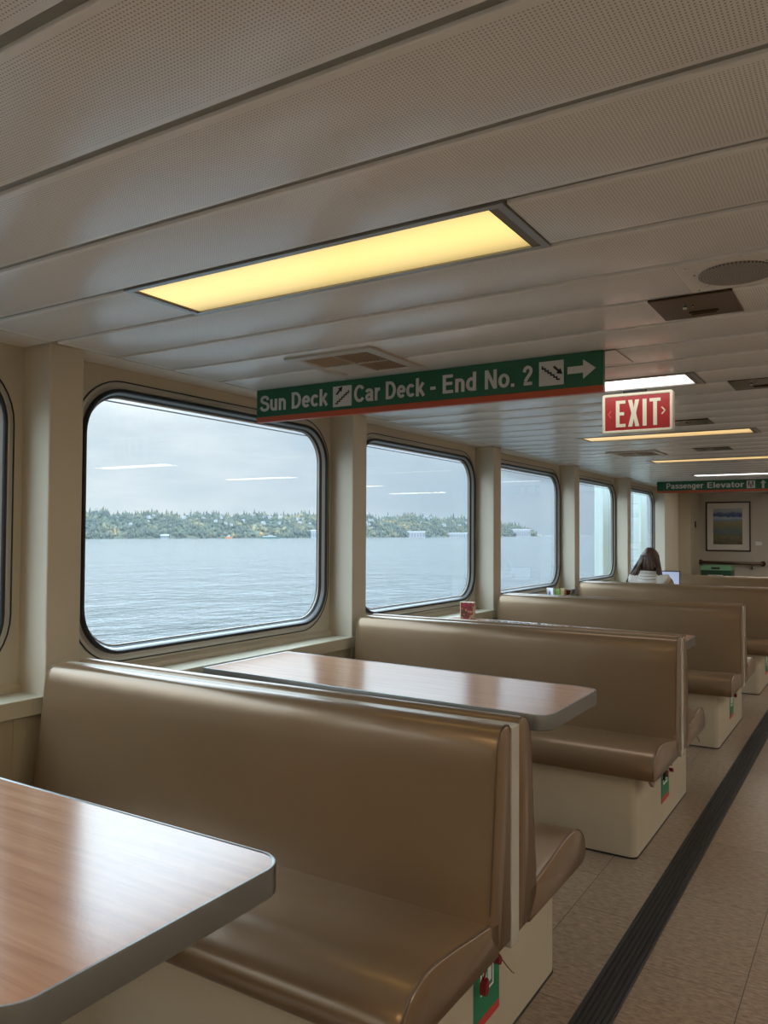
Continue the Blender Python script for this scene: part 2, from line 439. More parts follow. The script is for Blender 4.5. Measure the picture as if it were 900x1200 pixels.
# thin cable outside the windows and two posts of the outer deck
mb = MB().tube([(-.30, Y_B + i*.5, 1.992) for i in range(37)], .004, 6)
tag(obj('cable', mb, M['rubber']), 'thin dark cable stretched outside along the tops of the windows', 'cable')
for yy, nm in ((11.75, 'pale green ship post outside the fourth large window'), (13.95, 'pale green ship post outside the farthest window behind the person')):
    o = obj('deck_post', MB().prism([(-.74, yy - .19), (-.60, yy - .19), (-.60, yy + .19), (-.63, yy + .22), (-.71, yy + .22), (-.74, yy + .19)], 'Z', -2.5, 2.9), M['post'], bevel=.02)
    tag(o, nm, 'post', 'posts outside the windows')

# ------------------------------------------------------------------ ceiling lights
def ceiling_light(x0, x1, k, lens, label, group):
    y0 = SEAM0 + (2 + 7*k)*PITCH + .006; y1 = SEAM0 + (3 + 7*k)*PITCH - .006
    t = empty('ceiling_light', (0, 0, 0)); tag(t, label, 'ceiling light', group)
    f = MB(); z = CH - .003
    def lp(d, zz, e=0): return [(x0 + d, y0 + d + e, zz), (x1 - d, y0 + d + e, zz), (x1 - d, y1 - d, zz), (x0 + d, y1 - d, zz)]
    f.loops([lp(-.008, CH + .02), lp(-.008, z), lp(.012, z), lp(.012, z + .012)])
    obj('lamp_frame', f, M['alu'], t, bevel=.001)
    for xa, xb in ((x1 - .036, x1 - .012), (x0 + .012, x0 + .020)):
        obj('end_plate', MB().box(xa, xb, y0 + .012, y1 - .012, z + .003, CH + .012), M['reveal'], t)
    d = MB().box(x0 + .020, x1 - .036, y0 + .012, y1 - .012, z + .006, CH + .012)
    obj('lamp_diffuser', d, lens, t)
    return t
def lens(name, col, s, edge=.6):
    m, nt, b = new_mat(name)
    tc = N(nt, 'ShaderNodeTexCoord'); sp = N(nt, 'ShaderNodeSeparateXYZ'); nt.links.new(tc.outputs['Object'], sp.inputs['Vector'])
    # prismatic cover over two tubes
    q = mathn(nt, 'ABSOLUTE', mathn(nt, 'SINE', mathn(nt, 'MULTIPLY', sp.outputs['X'], 520)))
    q2 = mathn(nt, 'ABSOLUTE', mathn(nt, 'SINE', mathn(nt, 'MULTIPLY', sp.outputs['Y'], 520)))
    tex = mathn(nt, 'ADD', mathn(nt, 'MULTIPLY', mathn(nt, 'MULTIPLY', q, q2), .22), .89)
    ph = mathn(nt, 'FRACT', mathn(nt, 'DIVIDE', mathn(nt, 'SUBTRACT', sp.outputs['Y'], SEAM0), PITCH))
    tube = mathn(nt, 'ABSOLUTE', mathn(nt, 'SUBTRACT', ph, .42))
    fall = mathn(nt, 'SUBTRACT', 1.12, mathn(nt, 'MULTIPLY', mathn(nt, 'MULTIPLY', tube, tube), 2.6))
    b.inputs['Base Color'].default_value = (.5, .5, .5, 1)
    b.inputs['Emission Color'].default_value = (*col, 1)
    nt.links.new(mathn(nt, 'MULTIPLY', mathn(nt, 'MULTIPLY', tex, fall), s), b.inputs['Emission Strength'])
    b.inputs['Roughness'].default_value = .35
    return m
yellow = lens('yellowed_diffuser', (1.0, .72, .23), 1.12); white = lens('white_diffuser', (1.0, .97, .93), 2.6)
amber = lens('amber_diffuser', (1.0, .66, .26), .85); fill = lens('fill_diffuser', (1.0, .95, .885), 16.5)
GL = 'long recessed lights in the ceiling'
ceiling_light(LX0, LX1, 0, yellow, 'large yellow glowing ceiling light nearest the camera, before the first green sign', GL)
ceiling_light(LX0, LX1, 1, white, 'bright white ceiling light just above the red exit sign, behind the long green sign', GL)
ceiling_light(LX0, LX1, 2, amber, 'amber ceiling light seen just beneath the exit sign', GL)
ceiling_light(LX0, LX1, 3, amber, 'amber ceiling light with no visible end, second one beyond the exit sign', GL)
ceiling_light(LX0, LX1, 4, white, 'thin white ceiling light just above the passenger elevator sign', GL)
for k in (-1, -2):  # unseen end of the row, made strong and amber to warm the benches
    ceiling_light(LX0, LX1, k, lens('warm_fill_diffuser', (1.0, .72, .38), 11), 'unseen warm ceiling light behind the camera, boosted as fill', GL + ' behind the camera')
for k in range(-2, 6):  # unseen fill lights, added to brighten the whole room
    ceiling_light(XR2[0], XR2[1], k, fill, 'unseen white fill light added on the far side of the aisle', 'added fill lights beyond the aisle')
ceiling_light(LX0, LX1, 5, lens('end_fill_diffuser', (1.0, .93, .84), 13), 'unseen white light added behind the passenger elevator sign to brighten the end wall', GL)  # hidden by the sign, added to brighten the end wall

# ------------------------------------------------------------------ ceiling fittings
def diffuser(x0, x1, y0, y1, label):
    t = empty('ceiling_vent', (0, 0, 0)); tag(t, label, 'air vent', 'square air vents in the ceiling')
    z = CH - .010; b = .055
    f = MB()
    def lp(d, zz): return [(x0 + d, y0 + d, zz), (x1 - d, y0 + d, zz), (x1 - d, y1 - d, zz), (x0 + d, y1 - d, zz)]
    f.loops([lp(0, CH + .002), lp(0, z), lp(b - .01, z), lp(b, z + .006), lp(b, z + .03)])
    obj('vent_frame', f, M['white_frame'], t)
    obj('vent_throat', MB().box(x0 + b, x1 - b, y0 + b, y1 - b, z + .028, z + .034), M['black'], t)
    xa, xb, ya, yb = x0 + b, x1 - b, y0 + b, y1 - b; xm, ym = (xa + xb)/2, (ya + yb)/2
    def slats(mb_, qx0, qx1, qy0, qy1, along, tilt, n=8):
        for i in range(n):
            if along == 'Y':
                c = qx0 + (i + .5)*(qx1 - qx0)/n; h = .010
                mb_.prism([(c - tilt*.009, z + .004), (c - tilt*.009 + .0016, z + .003), (c + tilt*.009 + .0016, z + .022), (c + tilt*.009, z + .023)], 'Y', qy0, qy1)
            else:
                c = qy0 + (i + .5)*(qy1 - qy0)/n
                mb_.prism([(c - tilt*.009, z + .004), (c - tilt*.009 + .0016, z + .003), (c + tilt*.009 + .0016, z + .022), (c + tilt*.009, z + .023)], 'X', qx0, qx1)
    a = MB(); slats(a, xa, xm, ya, ym, 'Y', 1); obj('louvre', a, M['tan_slat'], t)
    a = MB(); slats(a, xm, xb, ya, ym, 'Y', -.25, 9); obj('louvre', a, M['tan_slat'], t)
    a = MB(); slats(a, xm, xb, ym, yb, 'Y', -.25, 9); obj('louvre', a, M['tan_slat'], t)
    a = MB(); slats(a, xa, xm, ym, yb, 'X', -1.2, 9); obj('louvre', a, M['white_frame'], t)
    obj('cross_bar', MB().box(xm - .004, xm + .004, ya, yb, z + .001, z + .02).box(xa, xb, ym - .004, ym + .004, z + .001, z + .02), M['white_frame'], t)
    return t
diffuser(.755, 1.175, 2.515, 2.955, 'square louvred air vent just in front of the long green sign')
diffuser(.81, 1.235, 6.84, 7.28, 'small louvred air vent far down the ceiling, beyond the exit sign')

def hatch(x0, x1, y0, y1, label, slot=True):
    t = empty('ceiling_hatch', (0, 0, 0)); tag(t, label, 'ceiling hatch', 'brown metal plates in the ceiling')
    z = CH - .004
    obj('plate', MB().box(x0, x1, y0, y1, z, CH + .004), M['dark_metal'], t, bevel=.002)
    kb = MB().ball((x0 + .09, y0 + .10, z - .004), .007, 10, 6)
    kb.ball((x0 + .112, y0 + .105, z - .002), .003, 8, 5)
    obj('knob', kb, M['steel'], t, smooth=60)
    if slot:
        s = MB().loops([[(x0 + .13 + dx, y0 + .19 + dy, z - h) for dx, dy in rrect(0, 0, .045 - d, .014 - d, .012 - d, 5)] for d, h in ((0, 0), (0, .003), (.004, .004), (.006, .001))], 0, True, True)
        obj('pull_slot', s, M['dark_metal'], t, smooth=40)
    return t
hatch(2.217, 2.458, 2.474, 2.722, 'brown metal ceiling plate nearest the camera, beside the round speaker')
hatch(2.225, 2.470, 3.94, 4.21, 'brown metal ceiling plate cut by the right edge, level with the exit sign')
hatch(1.70, 1.935, 5.16, 5.40, 'brown metal ceiling plate partly behind the right end of the exit sign', False)
hatch(1.52, 1.80, 6.87, 7.10, 'farthest small brown ceiling plate, between two amber lights', False)

t = empty('access_panel', (0, 0, 0)); tag(t, 'flush square access panel in the ceiling just right of the long green sign', 'access panel')
x0, x1, y0, y1 = 1.70, 1.955, 3.06, 3.31; z = CH - .0012
obj('panel_plate', MB().box(x0, x1, y0, y1, z, CH + .002), M['ceil_plain'], t)
mb = MB()
for (a, b, c, d) in ((x0 - .004, x1 + .004, y0 - .004, y0), (x0 - .004, x1 + .004, y1, y1 + .004), (x0 - .004, x0, y0, y1), (x1, x1 + .004, y0, y1)):
    mb.box(a, b, c, d, z - .0005, CH + .002)
obj('panel_seal', mb, M['alu_dark'], t)

t = empty('ceiling_speaker', (0, 0, 0)); tag(t, 'round perforated loudspeaker grille on a screwed ceiling plate at the right edge', 'speaker')
obj('speaker_plate', MB().box(2.355, 2.665, 2.183, 2.442, CH - .004, CH + .003), M['ceil_plain'], t, bevel=.0012)
def grille_mat():
    m, nt, b = new_mat('speaker_grille'); tc = N(nt, 'ShaderNodeTexCoord'); sp = N(nt, 'ShaderNodeSeparateXYZ')
    nt.links.new(tc.outputs['Object'], sp.inputs['Vector'])
    dx = mathn(nt, 'SUBTRACT', sp.outputs['X'], 2.492); dy = mathn(nt, 'SUBTRACT', sp.outputs['Y'], 2.312)
    r = mathn(nt, 'SQRT', mathn(nt, 'ADD', mathn(nt, 'MULTIPLY', dx, dx), mathn(nt, 'MULTIPLY', dy, dy)))
    rings = mathn(nt, 'GREATER_THAN', mathn(nt, 'SINE', mathn(nt, 'MULTIPLY', r, 800)), 0.1)
    dots = mathn(nt, 'GREATER_THAN', mathn(nt, 'SINE', mathn(nt, 'MULTIPLY', mathn(nt, 'ARCTAN2', dy, dx), 60)), -.3)
    h = mathn(nt, 'MULTIPLY', rings, dots)
    nt.links.new(mixc(nt, h, (.36, .335, .30), (.10, .09, .08)), b.inputs['Base Color']); b.inputs['Roughness'].default_value = .4
    return m
obj('speaker_grille', MB().disc((2.492, 2.312, CH - .009), .097, 'Z', .006, 48), grille_mat(), t, bevel=.002)
for a in (20, 140, 200, 320):
    obj('screw', MB().ball((2.492 + .108*math.cos(math.radians(a)), 2.312 + .108*math.sin(math.radians(a)), CH - .005), (.004, .004, .003), 8, 5), M['steel'], t, smooth=60)
for (x, y) in ((2.378, 2.21), (2.378, 2.42)):
    obj('screw', MB().ball((x, y, CH - .005), (.0035, .0035, .003), 8, 5), M['steel'], t, smooth=60)

# ------------------------------------------------------------------ writing
def _arc(cx, cy, rx, ry, a0, a1, n=10):
    return [(cx + rx*math.cos(math.radians(a0 + (a1 - a0)*i/n)), cy + ry*math.sin(math.radians(a0 + (a1 - a0)*i/n))) for i in range(n + 1)]
def _cr(pts, n=4):
    out = []
    for i in range(len(pts) - 1):
        p0, p1, p2, p3 = pts[max(i-1, 0)], pts[i], pts[i+1], pts[min(i+2, len(pts)-1)]
        for k in range(n):
            t = k/n
            out.append(tuple(.5*(2*p1[j] + (p2[j]-p0[j])*t + (2*p0[j]-5*p1[j]+4*p2[j]-p3[j])*t*t + (3*p1[j]-p0[j]-3*p2[j]+p3[j])*t**3) for j in (0, 1)))
    return out + [pts[-1]]
TW = .165; hh = TW/2; XT = .73 - hh; CT = 1 - hh     # pen width, x-height and cap-height centre lines
# bold grotesque letters drawn with one broad pen: (advance, strokes)
PEN = {
 'S': (.66, [_cr([(.555, .71), (.49, .855), (.33, CT), (.17, .86), (.115, .73), (.19, .595), (.34, .525), (.50, .45), (.565, .29), (.50, .145), (.33, hh), (.155, .145), (.09, .30)])]),
 'u': (.58, [[(.135, .73), (.135, .28)] + _arc(.29, .28, .155, .28 - hh, 180, 360)[1:], [(.445, .73), (.445, 0)]]),
 'n': (.58, [[(.135, .73), (.135, 0)], _arc(.29, .45, .155, XT - .45, 170, 0) + [(.445, 0)]]),
 'D': (.72, [[(.145, 0), (.145, 1)], [(.20, CT), (.31, CT)] + _arc(.31, .5, .28, .5 - hh, 90, -90, 16)[1:] + [(.20, hh)]]),
 'e': (.56, [[(.12, .375), (.50, .375)], _arc(.28, .365, .185, .365 - hh, 5, 318, 18)]),
 'c': (.54, [_arc(.29, .365, .19, .365 - hh, 40, 320, 16)]),
 'k': (.56, [[(.135, 0), (.135, 1)], [(.16, .27), (.47, .73)], [(.26, .42), (.50, 0)]]),
 'C': (.72, [_arc(.375, .5, .27, .5 - hh, 38, 322, 20)]),
 'a': (.56, [_cr([(.105, .53), (.15, .62), (.265, XT), (.385, .61), (.42, .50)]) + [(.42, .15), (.455, 0)], _cr([(.40, .40), (.26, .385), (.135, .31), (.115, .20), (.17, .105), (.26, hh), (.36, .13), (.41, .24)])]),
 'r': (.40, [[(.135, .73), (.135, 0)], _cr([(.15, .42), (.19, .56), (.27, .63), (.385, .635)])]),
 '-': (.36, [[(.06, .36), (.30, .36)]]),
 'E': (.66, [[(.145, 0), (.145, 1)], [(.20, CT), (.59, CT)], [(.20, .52), (.56, .52)], [(.20, hh), (.60, hh)]]),
 'd': (.60, [[(.455, 0), (.455, 1)], _arc(.29, .365, .185, .365 - hh, 25, 335, 18)]),
 'N': (.74, [[(.145, 0), (.145, 1)], [(.595, 0), (.595, 1)], [(.16, .96), (.58, .04)]]),
 'o': (.60, [_arc(.30, .365, .20, .365 - hh, 0, 360, 24)]),
 '.': (.28, [[(.06, hh), (.225, hh)]]),
 '2': (.58, [_cr([(.10, .68), (.15, .84), (.28, CT), (.42, .86), (.465, .72), (.40, .56), (.26, .38), (.14, .19)]), [(.075, hh), (.52, hh)]]),
 'P': (.66, [[(.145, 0), (.145, 1)], [(.20, CT), (.38, CT)] + _arc(.38, .69, .17, CT - .69, 90, -90, 10)[1:] + [(.20, .38 + .005)]]),
 's': (.54, [_cr([(.445, .53), (.39, .62), (.27, XT), (.15, .62), (.125, .53), (.19, .44), (.34, .375), (.44, .30), (.455, .20), (.39, .105), (.27, hh), (.135, .115), (.09, .22)])]),
 'g': (.60, [[(.455, .73), (.455, -.02)] + _cr([(.455, -.02), (.42, -.13), (.29, -.19), (.16, -.14), (.12, -.07)])[1:], _arc(.29, .375, .18, .375 - hh, 25, 335, 18)]),
 'l': (.28, [[(.14, 0), (.14, 1)]]),
 'v': (.54, [[(.07, .73), (.27, .03)], [(.47, .73), (.27, .03)]]),
 't': (.36, [[(.17, .93), (.17, .22)] + _cr([(.17, .22), (.20, .11), (.34, .09)])[1:], [(.04, .655), (.335, .655)]]),
 'H': (.72, [[(.145, 0), (.145, 1)], [(.575, 0), (.575, 1)], [(.2, .5), (.52, .5)]]),
 ' ': (.28, []),
}
def glyphs(s, bold=.02):
    """raised letters as one mesh, drawn stroke by stroke"""
    m = MB(); x = 0; w = hh; lev = 0
    for ch in s:
        adv, ST = PEN[ch]
        for st in ST:
            P_ = [Vector(p) for p in st]; Lf, Rt = [], []; n = len(P_); shut = (P_[0] - P_[-1]).length < 1e-4
            for i in range(n):
                a_ = P_[i - 1] if i else (P_[-2] if shut else None); c_ = P_[i + 1] if i < n - 1 else (P_[1] if shut else None)
                d1 = (P_[i] - a_).normalized() if a_ is not None else (c_ - P_[i]).normalized()
                d2 = (c_ - P_[i]).normalized() if c_ is not None else d1
                t_ = (d1 + d2).normalized(); nn = Vector((-t_.y, t_.x)); k_ = w/max(.5, nn.dot(Vector((-d1.y, d1.x))))
                Lf.append(P_[i] + nn*k_); Rt.append(P_[i] - nn*k_)
            lev = (lev + 1) % 4; h = .03 + lev*.008
            vs = [(p.x + x, p.y, h) for p in Lf] + [(p.x + x, p.y, h) for p in Rt] + [(p.x + x, p.y, 0) for p in Lf] + [(p.x + x, p.y, 0) for p in Rt]
            fs = []
            for i in range(n - 1):
                fs += [(i, n + i, n + i + 1, i + 1), (i, i + 1, 2*n + i + 1, 2*n + i), (n + i, 3*n + i, 3*n + i + 1, n + i + 1)]
            fs += [(0, 2*n, 3*n, n), (n - 1, 2*n - 1, 4*n - 1, 3*n - 1)]
            m.add(vs, fs)
        x += adv
    me = bpy.data.meshes.new('lettering'); me.from_pydata(m.v, [], m.f); me.update()
    return me
def cap_height(bold):
    me = glyphs('H', bold); h = max(v.co.y for v in me.vertices); bpy.data.meshes.remove(me); return h
def lettering(name, s, x0, x1, zb, cap, y, m, parent, bold=.02):
    """a line of text facing -Y, fitted between x0 and x1 with its baseline at zb"""
    me = glyphs(s, bold); h = cap_height(bold)
    a = min(v.co.x for v in me.vertices); b = max(v.co.x for v in me.vertices)
    for v in me.vertices:
        gx, gy, gz = v.co
        v.co = (x0 + (gx - a)/(b - a)*(x1 - x0), y - gz*.05, zb + gy*cap/h)
    me.update()
    return mesh_obj(name, me, m, parent)

def strokes(segs, w, y0, y1, mb=None):
    """flat bars between points in the X-Z plane"""
    mb = mb or MB()
    for (a, b) in segs:
        a = Vector(a); b = Vector(b); d = (b - a).normalized(); n = Vector((-d.y, d.x))*w/2; e = d*w*.3
        q = [a - e + n, b + e + n, b + e - n, a - e - n]
        mb.prism([(p.x, p.y) for p in q], 'Y', y0, y1)
    return mb

def stairs_icon(parent, x0, x1, z0, z1, y, down):
    obj('icon_square', MB().box(x0, x1, y - .0025, y, z0, z1), M['letter'], parent)
    w, h = x1 - x0, z1 - z0; segs = []; n = 6
    px, pz = x0 + .14*w, (z0 + .16*h if not down else z0 + .80*h)
    for i in range(n):
        dx = .70*w/n; dz = (.58*h/n)*(1 if not down else -1)
        if not down: segs += [((px, pz), (px + dx, pz)), ((px + dx, pz), (px + dx, pz + dz))]
        else: segs += [((px, pz), (px, pz + dz)), ((px, pz + dz), (px + dx, pz + dz))]
        px += dx; pz += dz
    mb = strokes(segs, .0055, y - .004, y - .0024)
    if not down: a, b = (x0 + .22*w, z0 + .62*h), (x0 + .44*w, z0 + .88*h)
    else: a, b = (x0 + .62*w, z0 + .74*h), (x0 + .86*w, z0 + .50*h)
    strokes([(a, b)], .009, y - .004, y - .0024, mb)
    d = (Vector(b) - Vector(a)).normalized(); nn = Vector((-d.y, d.x)); B = Vector(b)
    mb.prism([tuple(B + d*.012), tuple(B - d*.010 + nn*.013), tuple(B - d*.010 - nn*.013)], 'Y', y - .004, y - .0024)
    obj('stairs_pictogram', mb, M['ink'], parent)

# long green sign
SY = 3.03
t = empty('direction_sign', (1.04, SY, CH)); t.location = (0, 0, 0)
tag(t, 'long green sign reading Sun Deck and Car Deck, hung under the ceiling', 'sign')
obj('sign_board', MB().box(.163, 1.915, SY, SY + .03, 1.9455, CH - .001), M['green'], t, bevel=.0015)
obj('orange_band', MB().box(.163, 1.915, SY - .0005, SY + .0305, 1.919, 1.9455), M['orange'], t, bevel=.0015)
yb = SY - .001
def lz(x): return 1.968
lettering('lettering', 'Sun Deck', .187, .607, 1.972, .080, yb, M['letter'], t)
stairs_icon(t, .636, .742, 1.960, 2.056, yb, False)
lettering('lettering', 'Car Deck', .756, 1.131, 1.972, .080, yb, M['letter'], t)
lettering('lettering', '-', 1.158, 1.184, 1.972, .080, yb, M['letter'], t)
for wd_, xa_, xb_ in (('End', 1.219, 1.378), ('No.', 1.418, 1.550), ('2', 1.587, 1.629)):
    lettering('lettering', wd_, xa_, xb_, 1.972, .080, yb, M['letter'], t)
stairs_icon(t, 1.657, 1.760, 1.962, 2.060, yb, True)
ar = MB().prism([(1.775, 2.000), (1.838, 2.000), (1.838, 1.976), (1.888, 2.014), (1.838, 2.052), (1.838, 2.028), (1.775, 2.028)], 'Y', yb - .002, yb)
obj('arrow', ar, M['letter'], t)

# passenger elevator sign
EY = 11.0
t = empty('elevator_sign', (0, 0, 0)); tag(t, 'green sign reading Passenger Elevator hung at the far end', 'sign')
obj('sign_board', MB().box(.293, 2.05, EY, EY + .03, 1.958, CH - .001), M['green'], t)
obj('orange_band', MB().box(.293, 2.05, EY - .0005, EY + .0305, 1.930, 1.958), M['orange'], t)
lettering('lettering', 'Passenger', .415, .880, 1.984, .074, EY - .001, M['letter'], t)
lettering('lettering', 'Elevator', .930, 1.368, 1.984, .074, EY - .001, M['letter'], t)
obj('icon_square', MB().box(1.400, 1.500, EY - .003, EY, 1.968, 2.066), M['letter'], t)
mb = MB()
for cx in (1.428, 1.472):
    mb.disc((cx, EY - .0045, 2.048), .008, 'Y', .0015, 10); strokes([((cx, 2.036), (cx, 2.012))], .013, EY - .0045, EY - .003, mb)
strokes([((1.45, 2.020), (1.45, 1.995))], .012, EY - .0045, EY - .003, mb)
strokes([((1.42, 2.005), (1.452, 1.978)), ((1.48, 2.005), (1.448, 1.978))], .005, EY - .0045, EY - .003, mb)
obj('elevator_pictogram', mb, M['ink'], t)
obj('arrow', MB().prism([(1.578, 1.966), (1.606, 1.966), (1.606, 2.030), (1.626, 2.030), (1.592, 2.072), (1.558, 2.030), (1.578, 2.030)], 'Y', EY - .003, EY), M['letter'], t)

# exit sign
XY = 3.93; ex0, ex1, ez0, ez1 = 1.645, 1.985, 1.868, 2.064
t = empty('exit_sign', (0, 0, 0)); tag(t, 'red and cream EXIT sign box hanging from the ceiling by a small bracket', 'exit sign')
def rxz(d, r=.012): return rrect((ex0 + ex1)/2, (ez0 + ez1)/2, (ex1 - ex0)/2 - d, (ez1 - ez0)/2 - d, max(r - d, .002), 5)
f = MB()
L = [(0, XY + .045), (0, XY + .004), (.003, XY), (.012, XY), (.015, XY + .004)]
f.loops([[(p[0], yy, p[1]) for p in rxz(d)] for d, yy in L]); f.add([(p[0], XY + .045, p[1]) for p in rxz(0)], [tuple(range(len(rxz(0))))])
obj('sign_frame', f, M['exit_cream'], t, smooth=35)
obj('red_face', MB().prism(rxz(.0145), 'Y', XY + .003, XY + .006), M['exit_red'], t)
obj('bracket', MB().box(1.745, 1.855, XY + .012, XY + .035, ez1, CH + .001), M['black'], t)
yf, yk = XY + .0018, XY + .0032
lz0, lz1 = ez0 + .030, ez1 - .034; H_ = lz1 - lz0
mb = MB()
def bar(x0, x1, z0, z1): mb.box(x0, x1, yf, yk, lz0 + z0*H_, lz0 + z1*H_)
bar(1.713, 1.731, 0, 1); bar(1.731, 1.760, .0, .12); bar(1.731, 1.753, .44, .56); bar(1.731, 1.760, .88, 1)
zx = (lz0 + lz1)/2; xx = 1.800
mb.prism([(1.773, lz0), (1.793, lz0), (xx, zx - H_*.20), (1.807, lz0), (1.827, lz0), (xx + .011, zx), (1.827, lz1), (1.807, lz1), (xx, zx + H_*.20), (1.793, lz1), (1.773, lz1), (xx - .011, zx)], 'Y', yf, yk)
bar(1.843, 1.862, 0, 1)
bar(1.876, 1.928, .88, 1); bar(1.893, 1.911, 0, .88)
obj('lettering', mb, M['exit_cream'], t)
mb = strokes([((1.934, lz0 + .64*H_), (1.948, lz0 + .52*H_)), ((1.948, lz0 + .52*H_), (1.934, lz0 + .40*H_))], .006, yf, yk)
obj('chevron', mb, M['exit_cream'], t)
mb = strokes([((1.688, lz0 + .62*H_), (1.675, lz0 + .50*H_)), ((1.675, lz0 + .50*H_), (1.688, lz0 + .38*H_))], .005, yf, yk)
obj('chevron', mb, mat('exit_faint_red', (.70, .13, .09), .4), t)

# ------------------------------------------------------------------ benches
XA, XB = .215, 2.020
def inset2d(poly, d):
    n = len(poly); out = []
    for i in range(n):
        a, b, c = Vector(poly[i-1]), Vector(poly[i]), Vector(poly[(i+1) % n])
        t1 = (b - a).normalized(); t2 = (c - b).normalized()
        nn = Vector((-t1.y, t1.x)) + Vector((-t2.y, t2.x))
        if nn.length < 1e-6: nn = Vector((-t1.y, t1.x))
        nn.normalize(); out.append(tuple(b + nn*d))
    return out
def smooth_poly(pts, it=2):
    for _ in range(it):
        q = []
        for i in range(len(pts)):
            a, b = Vector(pts[i]), Vector(pts[(i+1) % len(pts)])
            q += [tuple(a*.75 + b*.25), tuple(a*.25 + b*.75)]
        pts = q
    return pts
def area(p): return sum(p[i][0]*p[(i+1) % len(p)][1] - p[(i+1) % len(p)][0]*p[i][1] for i in range(len(p)))/2
def cushion(poly, sgn, left_round, right_in):
    """closed profile (s, z) swept along X; the wall end is rounded, the aisle end is nearly square"""
    if area(poly) < 0: poly = poly[::-1]
    secs = []
    for i in range(7):
        a = i/6*PI/2; secs.append((XA + left_round*(1 - math.sin(a)), left_round*(1 - math.cos(a))*.8))
    secs = [(XA + left_round*(1 - math.cos(a)), left_round*(1 - math.sin(a))*.75) for a in [i/6*PI/2 for i in range(7)]]
    nx = 14
    secs += [(XA + left_round + (XB - .02 - XA - left_round)*i/nx, 0) for i in range(1, nx + 1)]
    secs += [(XB - .008, .001), (XB - .002, .003), (XB, right_in)]
    m = MB(); m.loops([[(x, sgn*s, z) for s, z in inset2d(poly, d)] for x, d in secs], 0, True, True)
    return m
BACK = [(.026, .345), (.10, .345), (.150, .40), (.150, .455), (.136, .56), (.122, .70), (.112, .80), (.104, .845), (.088, .876), (.062, .888), (.038, .884), (.026, .865)]
SEAT = [(.10, .338), (.10, .425), (.14, .431), (.22, .442), (.31, .455), (.40, .466), (.465, .466), (.515, .452), (.552, .425), (.571, .392), (.570, .362), (.556, .344), (.52, .338)]
def catmull(pts, n=5):
    out = []
    for i in range(len(pts) - 1):
        p0 = pts[max(i-1, 0)]; p1 = pts[i]; p2 = pts[i+1]; p3 = pts[min(i+2, len(pts)-1)]
        for k in range(n):
            t = k/n
            out.append(tuple(.5*((2*p1[j]) + (-p0[j]+p2[j])*t + (2*p0[j]-5*p1[j]+4*p2[j]-p3[j])*t*t + (-p0[j]+3*p1[j]-3*p2[j]+p3[j])*t**3) for j in (0, 1)))
    return out + [tuple(pts[-1])]
BACKC = BACK[:1] + catmull(BACK[1:])
SEATC = SEAT[:1] + catmull(SEAT[1:], 5)
def make_bench():
    b = empty('booth_bench')
    body = MB(); r = .03
    prof = []
    for (sx, sy, a0) in ((1.936, .525, 0), (XA - .01, .525, None), (XA - .01, -.525, None), (1.936, -.525, -PI/2)):
        if a0 is None: prof.append((sx, sy)); continue
        cx, cy = sx - r, sy - r*(1 if sy > 0 else -1)
        for i in range(6):
            a = a0 + i/5*PI/2; prof.append((cx + r*math.cos(a), cy + r*math.sin(a)))
    prof = prof[6:8] + prof[8:] + prof[:6]
    body.prism(prof, 'Z', .006, .338)
    bo = obj('base', body, M['base_paint'], b, smooth=40)
    pl = MB(); pl.prism([(x + (.002 if x > 1 else 0), y + (.002 if y > 0 else -.002)) for x, y in prof], 'Z', 0, .007)
    obj('base_seal', pl, M['rubber'], bo)
    obj('divider', MB().box(XA, XB + .001, -.0255, .0255, .325, .878), M['divider'], b, bevel=.004)
    for sgn in (-1, 1):
        st = obj('seat', cushion(SEATC, sgn, .04, .006), M['vinyl'], b, smooth=50)
        edge = [(s, z) for s, z in catmull(SEAT[2:11], 4)]
        obj('piping', MB().tube([(XB - .004, sgn*s, z) for s, z in inset2d(edge, 0)], .0028, 6), M['piping'], st, smooth=60)
        bk = obj('backrest', cushion(BACKC, sgn, .05, .006), M['vinyl'], b, smooth=50)
        edge = catmull(BACK[3:], 4)
        obj('piping', MB().tube([(XB - .004, sgn*s, z) for s, z in edge], .0028, 6), M['piping'], bk, smooth=60)
    # life jacket sticker on the aisle end of the base
    sx = 1.9365
    so = obj('sticker', MB().box(sx, sx + .0008, -.070, .088, .125, .335), M['sticker_green'], b)
    obj('red_band', MB().box(sx, sx + .0011, -.070, .088, .103, .1265), M['sticker_red'], so)
    ic = MB(); xx0, xx1 = sx + .0007, sx + .0014
    for (a, c, d, e) in ((-.030, -.024, .182, .30), (.044, .050, .182, .30), (-.030, .050, .182, .188), (-.030, .050, .294, .300)): ic.box(xx0, xx1, a, c, d, e)
    for s in (-1, 1):                          # the jacket: two fronts meeting under a collar
        c = .010 + s*.015
        ic.prism([(c - .010, .200), (c + .010, .200), (c + .011, .245), (c + .004, .272), (c - .006, .278), (c - .011, .245)], 'X', xx0, xx1)
    obj('pictogram', ic, M['sticker_white'], so)
    return b
def loop_tag(parent, y, z, s=1.0, rot=0):
    """folded red webbing pull hanging out from under the cushion"""
    m = MB(); x = 1.962
    pts = [(0, .030), (.010, .012), (.016, -.008), (.012, -.024), (-.002, -.030), (-.014, -.020), (-.018, 0), (-.010, .016)]
    q = [(y + s*(a*math.cos(rot) - c*math.sin(rot)), z + s*(a*math.sin(rot) + c*math.cos(rot))) for a, c in pts]
    m.prism(q, 'X', x - .010, x + .008)
    m.tube([(x, y - .004, z + .02), (x, y + .006, z + .045), (x, y, z + .07)], .004, 6)
    return obj('pull_tag', m, M['red_tag'], parent, bevel=.004)
BENCH_G = 'tan booth benches along the windows'
